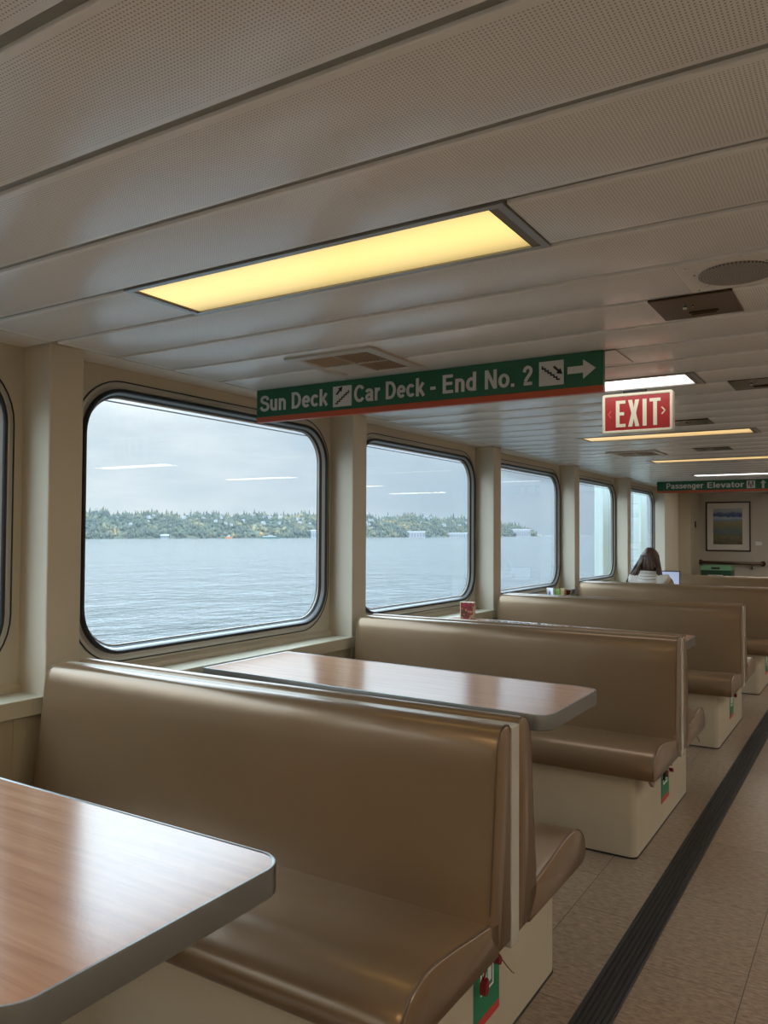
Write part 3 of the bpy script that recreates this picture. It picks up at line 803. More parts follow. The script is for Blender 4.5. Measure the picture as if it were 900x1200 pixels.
BL = ['tan vinyl booth bench nearest the camera, with the closest wood table in front of it',
      'tan vinyl booth bench second from the camera, a vinyl flap drooping under its seat',
      'tan vinyl booth bench third from the camera, behind the table with the red puzzle box',
      'tan vinyl booth bench fourth from the camera, the one the long-haired person leans against',
      'farthest tan vinyl booth bench, in front of the green bin']
BY0 = 1.908
b0 = make_bench(); b0.location = (0, BY0, 0); tag(b0, BL[0], 'bench', BENCH_G)
benches = [b0]
for k in range(1, 5):
    c = copy_tree(b0); c.location = (0, BY0 + k*P, 0); c['label'] = BL[k]; benches.append(c)
loop_tag(b0, .022, .266, .62, .4); loop_tag(b0, -.057, .230, .72, -.3)
w = MB().tube([(1.965, .035, .262), (1.972, .055, .235), (1.978, .075, .212), (1.975, .100, .195)], .0016, 5)
obj('loose_cord', w, M['piping'], b0)
loop_tag(benches[1], .032, .244, .5, .8); loop_tag(benches[1], -.094+.02, .252, .6, -.8)
obj('pull_tag', MB().tube([(1.96, -.125, .31), (1.966, -.128, .265), (1.962, -.13, .235)], [.006, .009, .004], 6), M['black'], benches[1])
obj('torn_flap', MB().prism([(-.555, .352), (-.44, .345), (-.455, .318), (-.475, .300), (-.492, .306)], 'X', 1.985, 2.000), M['vinyl'], benches[1], bevel=.004)
w = MB().tube([(1.96, .50, .335), (1.985, .53, .30), (1.992, .55, .275), (1.99, .57, .262)], .0022, 5)
obj('loose_cord', w, M['steel'], benches[1])
loop_tag(benches[2], .01, .255, .55, .5)

# ------------------------------------------------------------------ tables
def make_table(far_y, tilt, x0, x1, label, group):
    t = empty('booth_table', (x1, far_y - .295, .75)); tag(t, label, 'table', group)
    W, L = .295, x1 - x0
    # plan of the top: square at the wall, rounded at the aisle
    def plan(d, r=.065):
        q = [(-L + d, -W + d)]
        for i in range(9):
            a = -PI/2 + i/8*PI/2; q.append((-r + (r - d)*math.cos(a), -W + r + (r - d)*math.sin(a)))
        for i in range(9):
            a = i/8*PI/2; q.append((-r + (r - d)*math.cos(a), W - r + (r - d)*math.sin(a)))
        q.append((-L + d, W - d)); return q
    top = MB(); top.prism(plan(.006), 'Z', -.045, .0)
    obj('tabletop', top, M['wood'], t)
    e = MB(); e.loops([[(x, y, z) for x, y in plan(d)] for d, z in ((.008, .0002), (.005, .0016), (.0015, .0012), (0, -.003), (0, -.050), (.004, -.054), (.05, -.054), (.05, -.050))])
    obj('edge_band', e, M['edge'], t, smooth=40)
    obj('pedestal', MB().tube([(-L*.62, 0, -.046), (-L*.62, 0, -.70)], .035, 16), M['alu_dark'], t, smooth=40)
    obj('foot', MB().disc((-L*.62, 0, -.748), .17, 'Z', .03, 32), M['alu_dark'], t, bevel=.006)
    t.rotation_euler = (0, tilt, 0)
    return t
M['edge'] = mat('table_edge_band', (.25, .25, .24), .3, .8)
TG = 'wood topped tables between the benches'
make_table(1.193, 0, .20, 1.862, 'wood topped table nearest the camera, in the lower left corner', TG)
make_table(3.165, .010, .262, 1.865, 'wood topped table with nothing on it, between first and second benches', TG)
t3 = make_table(5.165, .010, .205, 1.865, 'wood topped table holding a red puzzle box and jigsaw pieces', TG)
make_table(7.18, .006, .205, 1.865, 'wood topped table hidden behind the third bench', TG)
t5 = make_table(9.20, .0, .205, 1.865, 'wood topped table with the open laptop, in front of the person', TG)

# ------------------------------------------------------------------ small things
def box_art(name, c1, c2, c3):
    m, nt, b = new_mat(name); tc = N(nt, 'ShaderNodeTexCoord')
    n = N(nt, 'ShaderNodeTexVoronoi'); n.inputs['Scale'].default_value = 60; nt.links.new(tc.outputs['Object'], n.inputs['Vector'])
    sp = N(nt, 'ShaderNodeSeparateColor'); nt.links.new(n.outputs['Color'], sp.inputs[0])
    r = N(nt, 'ShaderNodeValToRGB'); r.color_ramp.interpolation = 'CONSTANT'; e = r.color_ramp.elements
    e[0].color = (*c1, 1); e[1].position = .45; e[1].color = (*c2, 1); q = e.new(.8); q.color = (*c3, 1)
    nt.links.new(sp.outputs[0], r.inputs['Fac']); nt.links.new(r.outputs['Color'], b.inputs['Base Color']); b.inputs['Roughness'].default_value = .45
    return m
t = empty('puzzle_box', (.335, 5.10, .766), .12); tag(t, 'small red patterned puzzle box standing upright on the third table', 'box')
obj('carton', MB().box(-.052, .052, -.016, .020, 0, .118), mat('carton_cream', (.62, .52, .40), .5), t, bevel=.002)
obj('printed_face', MB().box(-.046, .053, -.0185, -.0158, .001, .114), box_art('puzzle_art', (.20, .018, .022), (.07, .03, .014), (.32, .20, .11)), t)
obj('red_band', MB().box(-.046, .053, -.0195, -.018, .088, .108), mat('puzzle_red', (.24, .025, .04), .4), t)
obj('red_spine', MB().box(-.0535, -.0515, -.010, .010, .005, .112), mat('puzzle_pink', (.55, .22, .18), .4), t)

mb = MB(); rnd = random.Random(3)
for i in range(700):                        # loose pieces, dumped over the middle of the table
    x = .46 + rnd.random()*.92; y = 4.66 + rnd.random()*.44
    if abs((y - 4.9)/.24)**2 + abs((x - .92)/.52)**2 > 1.0: continue
    z = .7508 + (1.865 - x)*.010; a = rnd.random()*PI; s = .008
    pts = [(-s, -s), (-.3*s, -s), (0, -1.5*s), (.3*s, -s), (s, -s), (s, -.3*s), (.6*s, 0), (s, .3*s), (s, s), (.3*s, s), (0, 1.5*s), (-.3*s, s), (-s, s), (-s, .3*s), (-.6*s, 0), (-s, -.3*s)]
    mb.prism([(x + p[0]*math.cos(a) - p[1]*math.sin(a), y + p[0]*math.sin(a) + p[1]*math.cos(a)) for p in pts], 'Z', z, z + .002 + .004*rnd.random(), rnd.randrange(3))
tag(obj('jigsaw_pieces', mb, [mat('piece_grey', (.20, .20, .24), .5), mat('piece_pale', (.55, .50, .46), .5), mat('piece_dark', (.07, .06, .07), .5)]),
    'loose jigsaw pieces spread over the third table', 'jigsaw pieces', None, 'stuff')

SZ = .7555
t = empty('card_box', (.075, 7.47, SZ), -.35); tag(t, 'small white card box with blue print on the far window sill', 'box')
obj('carton', MB().box(-.030, .050, -.012, .012, 0, .085), M['paper'], t, bevel=.001)
obj('blue_print', MB().prism([(-.002, .015), (.026, .015), (.014, .060), (.004, .060)], 'Y', -.0132, -.0118), mat('blue_print', (.16, .18, .55), .5), t)
tag(obj('puzzle_box', MB().box(-.022, .022, -.014, .014, 0, .070), mat('box_green', (.16, .28, .06), .5), bevel=.001), 'small green box beside the white card box on the far sill', 'box').location = (.105, 7.62, SZ)
tag(obj('puzzle_box', MB().box(-.024, .024, -.03, .03, 0, .066), mat('box_tan', (.45, .33, .17), .5), bevel=.001), 'small tan box beside the green box on the far sill', 'box').location = (.115, 7.74, SZ)
t = empty('bowl', (.125, 7.82, SZ)); tag(t, 'dark red bowl on the far sill between small boxes', 'bowl')
L = [(.026, 0), (.030, .004), (.040, .025), (.046, .050), (.043, .050), (.036, .026), (.024, .010), (.002, .008)]
obj('bowl_body', MB().loops([[(r*math.cos(2*PI*k/20), r*math.sin(2*PI*k/20), z) for k in range(20)] for r, z in L], 0, True, True), mat('dark_red_glaze', (.14, .012, .016), .3), t, smooth=50)
obj('bowl_filling', MB().disc((0, 0, .036), .038, 'Z', .004, 20), mat('bowl_fill', (.06, .03, .02), .7), t)
tag(obj('game_box', MB().box(-.02, .045, -.05, .05, 0, .052), box_art('game_art', (.35, .33, .24), (.16, .20, .12), (.05, .05, .05)), bevel=.001), 'low grey green box against the pillar on the far sill', 'box').location = (.118, 7.93, SZ)

# ------------------------------------------------------------------ end wall
t = empty('framed_picture', (0, 0, 0)); tag(t, 'large framed landscape print with white mat on the end wall', 'picture')
yw = Y_E
def frame_loop(x0, x1, z0, z1): return [(x0, z0), (x1, z0), (x1, z1), (x0, z1)]
fx0, fx1, fz0, fz1 = .340, 1.036, 1.100, 1.930
f = MB()
for d, yy in ((0, yw - .001), (0, yw - .028), (.004, yw - .030), (.018, yw - .030), (.022, yw - .018)):
    pass
f.loops([[(x, yy, z) for x, z in frame_loop(fx0 + d, fx1 - d, fz0 + d, fz1 - d)] for d, yy in ((0, yw - .001), (0, yw - .028), (.004, yw - .030), (.018, yw - .030), (.022, yw - .012))])
obj('picture_frame', f, mat('dark_wood_frame', (.035, .022, .018), .35), t)
obj('mat_board', MB().box(fx0 + .02, fx1 - .02, yw - .014, yw - .008, fz0 + .02, fz1 - .02), mat('mat_board', (.66, .62, .58), .6), t)
def art_mat():
    m, nt, b = new_mat('landscape_print'); tc = N(nt, 'ShaderNodeTexCoord'); sp = N(nt, 'ShaderNodeSeparateXYZ'); nt.links.new(tc.outputs['Object'], sp.inputs['Vector'])
    n = N(nt, 'ShaderNodeTexNoise'); n.inputs['Scale'].default_value = 14; n.inputs['Detail'].default_value = 5; nt.links.new(tc.outputs['Object'], n.inputs['Vector'])
    zz = mathn(nt, 'ADD', mathn(nt, 'DIVIDE', mathn(nt, 'SUBTRACT', sp.outputs['Z'], 1.215), .602), mathn(nt, 'MULTIPLY', mathn(nt, 'SUBTRACT', n.outputs['Fac'], .5), .14))
    r = N(nt, 'ShaderNodeValToRGB'); e = r.color_ramp.elements
    e[0].position = 0; e[0].color = (.08, .07, .04, 1); e[1].position = 1; e[1].color = (.40, .44, .52, 1)
    for p, c in ((.22, (.16, .14, .07)), (.35, (.10, .16, .20)), (.5, (.21, .21, .12)), (.62, (.30, .26, .15)), (.68, (.22, .31, .46)), (.74, (.44, .52, .60)), (.78, (.05, .09, .24)), (.86, (.09, .14, .30)), (.92, (.34, .38, .46))):
        q = e.new(p); q.color = (*c, 1)
    nt.links.new(zz, r.inputs['Fac'])
    v = N(nt, 'ShaderNodeTexVoronoi'); v.inputs['Scale'].default_value = 45; nt.links.new(tc.outputs['Object'], v.inputs['Vector'])
    fl = mathn(nt, 'MULTIPLY', mathn(nt, 'LESS_THAN', v.outputs['Distance'], .28), mathn(nt, 'LESS_THAN', zz, .42))
    fl = mathn(nt, 'MULTIPLY', fl, .5)
    nt.links.new(mixc(nt, fl, r.outputs['Color'], (.40, .36, .30)), b.inputs['Base Color']); b.inputs['Roughness'].default_value = .3
    return m
obj('print', MB().box(.458, .910, yw - .0155, yw - .012, 1.215, 1.817), art_mat(), t)

t = empty('handrail', (0, 0, 0)); tag(t, 'brown steel handrail on the end wall under the framed picture', 'handrail')
obj('rail', MB().tube([(.26, yw - .07, .915), (.30, yw - .085, .915), (1.18, yw - .085, .905), (1.22, yw - .07, .905)], .024, 12), mat('rail_bronze', (.16, .12, .09), .28, .8), t, smooth=60)
for x, z in ((.26, .915), (1.22, .905)):
    obj('rail_flange', MB().disc((x, yw - .075, z), .042, 'Y', .074, 20), M['dark_metal'], t, bevel=.006)
t = empty('door_stop', (0, 0, 0)); tag(t, 'small round metal knob on the end wall below the handrail', 'door stop')
obj('stop_body', MB().disc((1.06, yw - .05, .838), .035, 'Y', .05, 20), M['steel'], t, bevel=.008)
obj('stop_bumper', MB().disc((1.06, yw - .062, .838), .018, 'Y', .014, 16), M['rubber'], t, bevel=.003)
tag(obj('picture_label', MB().box(1.105, 1.20, yw - .004, yw, 1.205, 1.265), M['paper'], bevel=.001), 'small white caption card on the wall beside the framed picture', 'caption card')
t = empty('emergency_light', (0, 0, 0)); tag(t, 'small pale emergency lamp high on the end wall under the elevator sign', 'emergency light')
obj('lamp_housing', MB().box(1.20, 1.34, yw - .06, yw, 1.965, 2.045), M['white_frame'], t, bevel=.006)
obj('lamp_head', MB().disc((1.17, yw - .09, 1.985), .028, 'Y', .05, 16), M['white_frame'], t, bevel=.004)
t = empty('wall_switch', (0, 0, 0)); tag(t, 'small brown switch plate on the jutting wall near the far corner', 'switch')
obj('switch_plate', MB().box(.24, .246, 13.86, 13.95, 1.49, 1.60), M['dark_metal'], t, bevel=.002)
obj('switch_button', MB().box(.246, .252, 13.89, 13.92, 1.53, 1.56), M['black'], t)

t = empty('recycling_bin', (0, 0, 0)); tag(t, 'dark green bin with lighter green lid standing by the end wall', 'bin')
bx0, bx1, by0, by1 = .385, .845, 13.52, 13.90
obj('bin_body', MB().loops([[(x, y, z) for x, y in ((bx0 + d, by0 + d), (bx1 - d, by0 + d), (bx1 - d, by1 - d), (bx0 + d, by1 - d))] for z, d in ((0, .03), (.81, .004))], 0, True, True), M['bin_green'], t, bevel=.01)
obj('bin_lid', MB().loops([[(x, y, z) for x, y in ((bx0 + d, by0 + d), (bx1 - d, by0 + d), (bx1 - d, by1 - d), (bx0 + d, by1 - d))] for z, d in ((.81, -.006), (.855, -.004), (.885, .03))], 0, True, True), M['lid_green'], t, bevel=.004)
obj('bin_slot', MB().box(.55, .68, by0 - .008, by0 + .02, .828, .858), M['black'], t)
obj('bin_label', MB().box(.50, .72, by0 - .0005, by0 + .012, .62, .735), M['paper'], t)

# ------------------------------------------------------------------ person with laptop
def skin_mesh(joints, bones, sub=2):
    """joints: name -> ((x,y,z), radius or (rx, ry)); one continuous surface grown around the bones"""
    names = list(joints); idx = {n: i for i, n in enumerate(names)}
    me = bpy.data.meshes.new('sk'); me.from_pydata([joints[n][0] for n in names], [(idx[a], idx[b]) for a, b in bones], []); me.update()
    o = bpy.data.objects.new('sk', me); COL.objects.link(o)
    md = o.modifiers.new('skin', 'SKIN'); md.use_smooth_shade = True
    for i, n in enumerate(names):
        r = joints[n][1]; sv = me.skin_vertices[0].data[i]
        sv.radius = (r, r) if not isinstance(r, tuple) else r; sv.use_root = (i == 0)
    ss = o.modifiers.new('sub', 'SUBSURF'); ss.levels = sub; ss.render_levels = sub
    dg = bpy.context.evaluated_depsgraph_get(); dg.update()
    out = bpy.data.meshes.new_from_object(o.evaluated_get(dg)); bpy.data.objects.remove(o); bpy.data.meshes.remove(me)
    out.shade_smooth()
    return out
def join_meshes(meshes):
    bm = bmesh.new()
    for me in meshes: bm.from_mesh(me)
    out = bpy.data.meshes.new('joined'); bm.to_mesh(out); bm.free(); out.shade_smooth()
    for me in meshes: bpy.data.meshes.remove(me)
    return out
def mb_mesh(mb):
    me = bpy.data.meshes.new('m'); me.from_pydata(mb.v, [], mb.f); me.update()
    bm = bmesh.new(); bm.from_mesh(me); bmesh.ops.recalc_face_normals(bm, faces=bm.faces); bm.to_mesh(me); bm.free(); me.shade_smooth()
    return me
per = empty('person', (.825, 8.02, 0)); tag(per, 'person with long brown hair in a pale hooded top, seen from behind', 'person')
BJ = {'pelvis': ((0, .30, .545), (.14, .105)), 'belly': ((0, .285, .66), (.125, .095)), 'chest': ((0, .285, .80), (.135, .10)), 'upper': ((0, .30, .90), (.10, .075)),
      'neck': ((0, .325, .965), .048), 'skull0': ((0, .345, 1.03), (.058, .066)), 'skull': ((0, .345, 1.11), (.072, .084)), 'crown': ((0, .335, 1.185), (.050, .060))}
BB = [('pelvis', 'belly'), ('belly', 'chest'), ('chest', 'upper'), ('upper', 'neck'), ('neck', 'skull0'), ('skull0', 'skull'), ('skull', 'crown')]
for s, n in ((-1, 'l'), (1, 'r')):
    BJ[n+'sh'] = ((s*.160, .30, .918), .050); BJ[n+'el'] = ((s*.215, .42, .70), .040); BJ[n+'wr'] = ((s*.10, .66, .785), .026); BJ[n+'pa'] = ((s*.085, .72, .785), (.036, .018))
    BJ[n+'hip'] = ((s*.095, .36, .53), .085); BJ[n+'kn'] = ((s*.12, .72, .50), .060); BJ[n+'an'] = ((s*.12, .72, .09), .040); BJ[n+'to'] = ((s*.13, .86, .04), (.042, .032))
    BB += [('upper', n+'sh'), (n+'sh', n+'el'), (n+'el', n+'wr'), (n+'wr', n+'pa'), ('pelvis', n+'hip'), (n+'hip', n+'kn'), (n+'kn', n+'an'), (n+'an', n+'to')]
parts = [skin_mesh(BJ, BB)]
for s in (-1, 1):
    cx = s*.085
    for i, (dx, ln) in enumerate(((-.027, .060), (-.009, .072), (.009, .068), (.026, .054))):
        J = {'a': ((cx + dx*.8, .735, .786), .010), 'b': ((cx + dx, .765, .792), .009), 'c': ((cx + dx*1.05, .765 + ln*.5, .786), .008), 'd': ((cx + dx*1.05, .765 + ln*.85, .772), .006)}
        parts.append(skin_mesh(J, [('a', 'b'), ('b', 'c'), ('c', 'd')], 1))
    J = {'a': ((cx - s*.022, .715, .784), .012), 'b': ((cx - s*.048, .742, .780), .010), 'c': ((cx - s*.054, .772, .774), .008)}
    parts.append(skin_mesh(J, [('a', 'b'), ('b', 'c')], 1))
# face on the far side of the head: nose, lips, brows, ears, eyes
fm = MB()
fm.tube([(0, .424, 1.115), (0, .438, 1.095), (0, .446, 1.078), (0, .430, 1.066)], [.008, .011, .014, .009], 8)
fm.ball((0, .424, 1.040), (.024, .010, .006)); fm.ball((0, .422, 1.030), (.022, .010, .007))
for s in (-1, 1): fm.ball((s*.075, .345, 1.095), (.009, .020, .030)); fm.ball((s*.030, .414, 1.113), (.016, .010, .010))
parts.append(mb_mesh(fm))
mesh_obj('body', join_meshes(parts), M['skin'], per)
ey = MB()
for s in (-1, 1): ey.ball((s*.030, .4215, 1.113), (.009, .004, .006))
obj('eyes', ey, M['ink'], per, smooth=60)
TJ = {k: (v[0], (tuple(q + .012 for q in v[1]) if isinstance(v[1], tuple) else v[1] + .016)) for k, v in BJ.items()}
TOP = ['pelvis', 'belly', 'chest', 'upper', 'lsh', 'rsh', 'lel', 'rel', 'lwr', 'rwr']
HJ = {k: TJ[k] for k in TOP}; HJ['neckroll'] = ((0, .315, .945), .070)
HB = [b for b in BB if b[0] in HJ and b[1] in HJ] + [('upper', 'neckroll')]
hood = [skin_mesh(HJ, HB)]
hd = MB()                                     # the hood lying in folds on the upper back
for i in range(5):
    q = []; rr = []
    for j in range(13):
        a = -1.35 + 2.7*j/12; dr = .098 + .010*i
        q.append((dr*math.sin(a), .315 - (.075 + .012*i)*math.cos(a), .985 - .022*i - .020*math.cos(a)*i*.5)); rr.append(.019*(.45 + .55*math.cos(a*.9)))
    hd.tube(q, rr, 8)
hood.append(mb_mesh(hd))
mesh_obj('hoodie', join_meshes(hood), M['hoodie'], per)
VJ = {k: (v[0], (tuple(q + .022 for q in v[1]) if isinstance(v[1], tuple) else v[1] + .024)) for k, v in BJ.items() if k in ('lsh', 'lel', 'rsh', 'rel')}
sl = []
for n in ('l', 'r'):
    a, b = Vector(BJ[n+'sh'][0]), Vector(BJ[n+'el'][0])
    J = {'a': (tuple(a + Vector((0, -.005, .012))), .066), 'b': (tuple(a.lerp(b, .5)), .064), 'c': (tuple(b), .058)}
    sl.append(skin_mesh(J, [('a', 'b'), ('b', 'c')], 2))
mesh_obj('sleeves', join_meshes(sl), M['vest'], per)
LJ = {k: (BJ[k][0], (tuple(q + .014 for q in BJ[k][1]) if isinstance(BJ[k][1], tuple) else BJ[k][1] + .014)) for k in ('pelvis', 'lhip', 'rhip', 'lkn', 'rkn', 'lan', 'ran')}
mesh_obj('trousers', skin_mesh(LJ, [b for b in BB if b[0] in LJ and b[1] in LJ]), M['trousers'], per)
sh = MB()
for s in (-1, 1): sh.ball((s*.127, .80, .045), (.050, .125, .044), 14, 8)
obj('shoes', sh, M['ink'], per, smooth=60)
# hair: a cap over the skull and long locks down the back and over the right shoulder
hm = MB()
cap = []
for j in range(10):
    t_ = j/9; z = 1.238 - .25*t_; ph = min(1, t_*1.9 + .06)
    rx = .085*math.sqrt(max(.02, 1 - (1 - ph)**2)) + .012*t_; ry = .098*math.sqrt(max(.02, 1 - (1 - ph)**2))
    ring_ = []
    for k in range(28):
        a = 2*PI*k/28; front = max(0, math.sin(a))
        wob = 1 + .035*math.sin(7*a + 1.3) + .02*math.sin(13*a)
        zz = z + (.10*front*t_*1.6 if t_ > .3 else 0)
        ring_.append((rx*wob*math.cos(a), .338 + ry*wob*math.sin(a)*(1 if math.sin(a) < 0 else .92), zz))
    cap.append(ring_)
hm.loops(cap, 0, True, True)
rnd = random.Random(5)
for i in range(46):
    u = -1 + 2*i/45; side = 1 if u > 0 else -1
    a0 = PI*1.5 + u*1.25
    x0 = .080*math.cos(a0); y0 = .338 + .092*math.sin(a0)
    ln = .27 + .06*rnd.random(); fl = abs(u)
    xe = x0*1.15 + (.075 + .02*rnd.random())*(u if u > .1 else (u*1.1 if u < -.35 else .0)); ye = y0 + (-.012 if fl < .5 else .0)
    if fl < .62: ln = .125 + .03*rnd.random()
    if u > .66: ln = .30 + .04*rnd.random(); xe *= .92
    if u < -.62: ln *= .9; xe -= .05*rnd.random()
    pts = []
    for j in range(7):
        q = j/6
        pts.append((x0 + (xe - x0)*q**1.3 + .006*math.sin(q*5 + i), y0 + (ye - y0 - .020)*q + .004*math.sin(q*4 + i*2), 1.16 - ln*q))
    hm.tube(pts, [.014, .017, .017, .016, .014, .011, .004], 6)
obj('hair', hm, M['hair'], per, smooth=70)

t = empty('laptop', (.84, 8.86, .752), 0.10); tag(t, 'open laptop with pale blue screen on the table before the person', 'laptop')
obj('keyboard_base', MB().box(-.16, .16, -.11, .11, 0, .014), mat('laptop_dark', (.03, .03, .035), .35), t, bevel=.004)
obj('keys', MB().box(-.135, .135, -.015, .085, .0142, .0155), M['ink'], t)
lid = MB(); tl = math.radians(12)
def lidbox(mb_, x0, x1, h0, h1, d0, d1):
    vs = []
    for d in (d0, d1):
        for x, h in ((x0, h0), (x1, h0), (x1, h1), (x0, h1)):
            vs.append((x, .112 + h*math.sin(tl) + d*math.cos(tl), .014 + h*math.cos(tl) - d*math.sin(tl)))
    mb_.add(vs, [(0, 1, 2, 3), (7, 6, 5, 4), (0, 4, 5, 1), (1, 5, 6, 2), (2, 6, 7, 3), (3, 7, 4, 0)]); return mb_
lo = obj('screen_lid', lidbox(lid, -.16, .16, 0, .215, 0, .008), mat('laptop_bezel', (.03, .03, .035), .35), t)
obj('display', lidbox(MB(), -.150, .150, .012, .203, -.001, .0005), emit('laptop_display', (.55, .62, .85), .32), lo)

# ------------------------------------------------------------------ outside: sea, far shore
WZ = 1.366 - 12.0
mb = MB(); R_ = 30000
mb.add([(-R_, -9000, WZ), (-1.2, -9000, WZ), (-1.2, R_, WZ), (-R_, R_, WZ)], [(0, 1, 2, 3)])
structure(obj('water', mb, M['water']), 'grey rippled sea outside the windows', 'sea')

CX, CY = 2.81, 0
# azimuth (degrees from -X towards +Y) -> distance of the shoreline, height of the ridge
SH = [(8, 1250, 40), (20, 1270, 41), (32.2, 1330, 42), (37.4, 1450, 44), (45.9, 1700, 48), (55, 2080, 57), (61.2, 2750, 70), (65, 3400, 68), (67.3, 4100, 52), (68.6, 4600, 26), (69.4, 4900, 4)]
def shore(az):
    for i in range(len(SH) - 1):
        a, b = SH[i], SH[i + 1]
        if az <= b[0]:
            t_ = max(0, (az - a[0])/(b[0] - a[0])); return a[1] + (b[1] - a[1])*t_, a[2] + (b[2] - a[2])*t_
    return SH[-1][1], SH[-1][2]
hz = MB(); a0, a1 = 4, 80; H0 = []
for aa in range(a0, a1 + 1, 4):
    D, _ = shore(min(aa, 69)); a = math.radians(aa); H0.append((a, D))
for d0, d1 in ((0, 260),):
    L = [[(CX - (D*.88 - q)*math.cos(a), CY + (D*.88 - q)*math.sin(a), z) for q, z in ((d1, WZ + .3), (d0, WZ + .3), (d0, WZ + 260), (d1, WZ + 260))] for a, D in H0]
    hz.loops(L, 0, True, True)
hm_ = bpy.data.materials.new('sea_haze'); hm_.use_nodes = True; nt = hm_.node_tree; nt.nodes.clear()
out = N(nt, 'ShaderNodeOutputMaterial'); vsn = N(nt, 'ShaderNodeVolumeScatter'); vsn.inputs['Color'].default_value = (.74, .87, 1, 1); vsn.inputs['Density'].default_value = .00034
nt.links.new(vsn.outputs[0], out.inputs['Volume'])
tag(obj('haze', hz, hm_), 'thin bluish haze hanging over the sea before the far shore', 'haze', None, 'stuff')
def wob(az): return 1 + .07*math.sin(az*1.7) + .05*math.sin(az*4.1 + 1) + .03*math.sin(az*9.3)
def ground(az, u):
    """point of the hillside: u = 0 at the shore, 1 at the ridge"""
    D, Hh = shore(az); d = D + (u**1.1)*D*.16
    z = WZ + 1.0 + Hh*wob(az)*math.sin(min(u, 1)*PI/2)**.8 - (max(0, u - 1)*Hh*1.2)
    a = math.radians(az)
    return (CX - d*math.cos(a), CY + d*math.sin(a), z)
azs = [8 + i*.35 for i in range(int((69.4 - 8)/.35) + 1)] + [69.4]
us = [-.02, 0, .1, .25, .4, .55, .7, .85, 1, 1.25]
mb = MB(); L = []
for az in azs:
    row = [ground(az, max(u, 0)) for u in us]
    x, y, z = row[0]; row[0] = (x, y, WZ - 3); L.append(row)
mb.loops(L, 0, False)
structure(obj('hill', mb, M['hill'], smooth=60), 'low wooded hillside across the water', 'hill')
mb = MB(); rnd = random.Random(11)
def add_tree(p, h, kind):
    x, y, z = p; w = h*(.20 if kind else .46)
    n = 5; rot = rnd.random()*6
    if kind:
        rows = ((0, .12), (.08, 1.0), (.45, .62), (1.0, .03))
    else:
        rows = ((0, .2), (.2, .85), (.55, 1.0), (.85, .62), (1.0, .1))
    mb.loops([[(x + w*r*(.8 + .4*rnd.random())*math.cos(2*PI*k/n + rot), y + w*r*(.8 + .4*rnd.random())*math.sin(2*PI*k/n + rot), z - 1 + h*q) for k in range(n)] for q, r in rows], 0, True, True)
for i in range(9000):
    az = 10 + rnd.random()**.85*59.0
    u = rnd.random()**1.15*1.03
    D, Hh = shore(az)
    if Hh < 8 and rnd.random() < .7: continue
    conifer = rnd.random() < (.30 if u < .8 else .55)
    sc = (D/1700)**.7
    h = (6 + 6*rnd.random() + (7*rnd.random() if conifer else 0))*sc*.85
    if u > .9 and conifer: h *= 1.35
    add_tree(ground(az, u), h*(.6 if Hh < 20 else 1), conifer)
tag(obj('forest', mb, M['foliage'], fix=False), 'autumn woodland covering the hillside across the water', 'forest', None, 'stuff')
# houses in the woods
HG = 'pale houses scattered over the far hillside'
def house(p, w, d, h, rot, label, group):
    t = empty('house', p, rot); tag(t, label, 'house', group)
    obj('house_walls', MB().box(-w/2, w/2, -d/2, d/2, -3, h), M['house_white'], t)
    obj('house_roof', MB().prism([(-w/2 - .5, h), (w/2 + .5, h), (0, h + w*.28)], 'Y', -d/2 - .5, d/2 + .5), M['house_roof'], t)
    return t
proto = None
for i in range(85):
    az = 33 + rnd.random()*33; u = .25 + .78*rnd.random(); p = ground(az, u); D, Hh = shore(az)
    if Hh < 30: continue
    s = (D/1600)*(.40 + .3*rnd.random()); p = (p[0] + 12*math.cos(math.radians(az)), p[1] - 12*math.sin(math.radians(az)), p[2] + 5*s)
    if proto is None: proto = house((0, 0, 0), 8, 12, 5, 0, 'tiny pale house among the trees on the far hillside', HG); c = proto
    else: c = copy_tree(proto)
    c.location = p; c.scale = (s, s, s); c.rotation_euler = (0, 0, rnd.random()*3)
# waterfront buildings
def waterfront(az, w, h, label, n=1, roof=True, nm='waterfront_building'):
    D, _ = shore(az); a = math.radians(az); d = D*.997
    p = (CX - d*math.cos(a), CY + d*math.sin(a), WZ + .5)
    t = empty(nm, p, PI/2 - a); tag(t, label, 'building', 'buildings on the far waterfront')
    obj('building_walls', MB().box(-w/2, w/2, -8, 8, -1, h), M['house_white'], t)
    obj('building_roof', MB().prism([(-9, h), (9, h), (0, h + 3)], 'X', -w/2 - 1, w/2 + 1), M['house_roof'], t)
    bays = MB(); nb = max(3, int(w/9))
    for i in range(nb):
        x = -w/2 + (i + .5)*w/nb; bays.box(x - w/nb*.28, x + w/nb*.28, -8.4, -7.9, h*.12, h*.75)
    obj('building_windows', bays, M['house_roof'], t)
    return t
waterfront(60.0, 95, 17, 'white waterfront building with a raised roof, across the water in the second large window')
waterfront(62.9, 150, 13, 'long low white shed on the far shore, right part of the second large window')
waterfront(64.3, 26, 19, 'small white block at the right end of the far waterfront sheds')
waterfront(67.55, 150, 36, 'pale storage buildings on the low headland in the third large window')
waterfront(42.6, 15, 5, 'low white waterfront house left of centre in the largest window')
waterfront(53.0, 14, 17, 'narrow pale building on the far shore at the right of the largest window')
waterfront(34.8, 52, 9, 'pale low waterfront roofs at the left edge of the largest window')
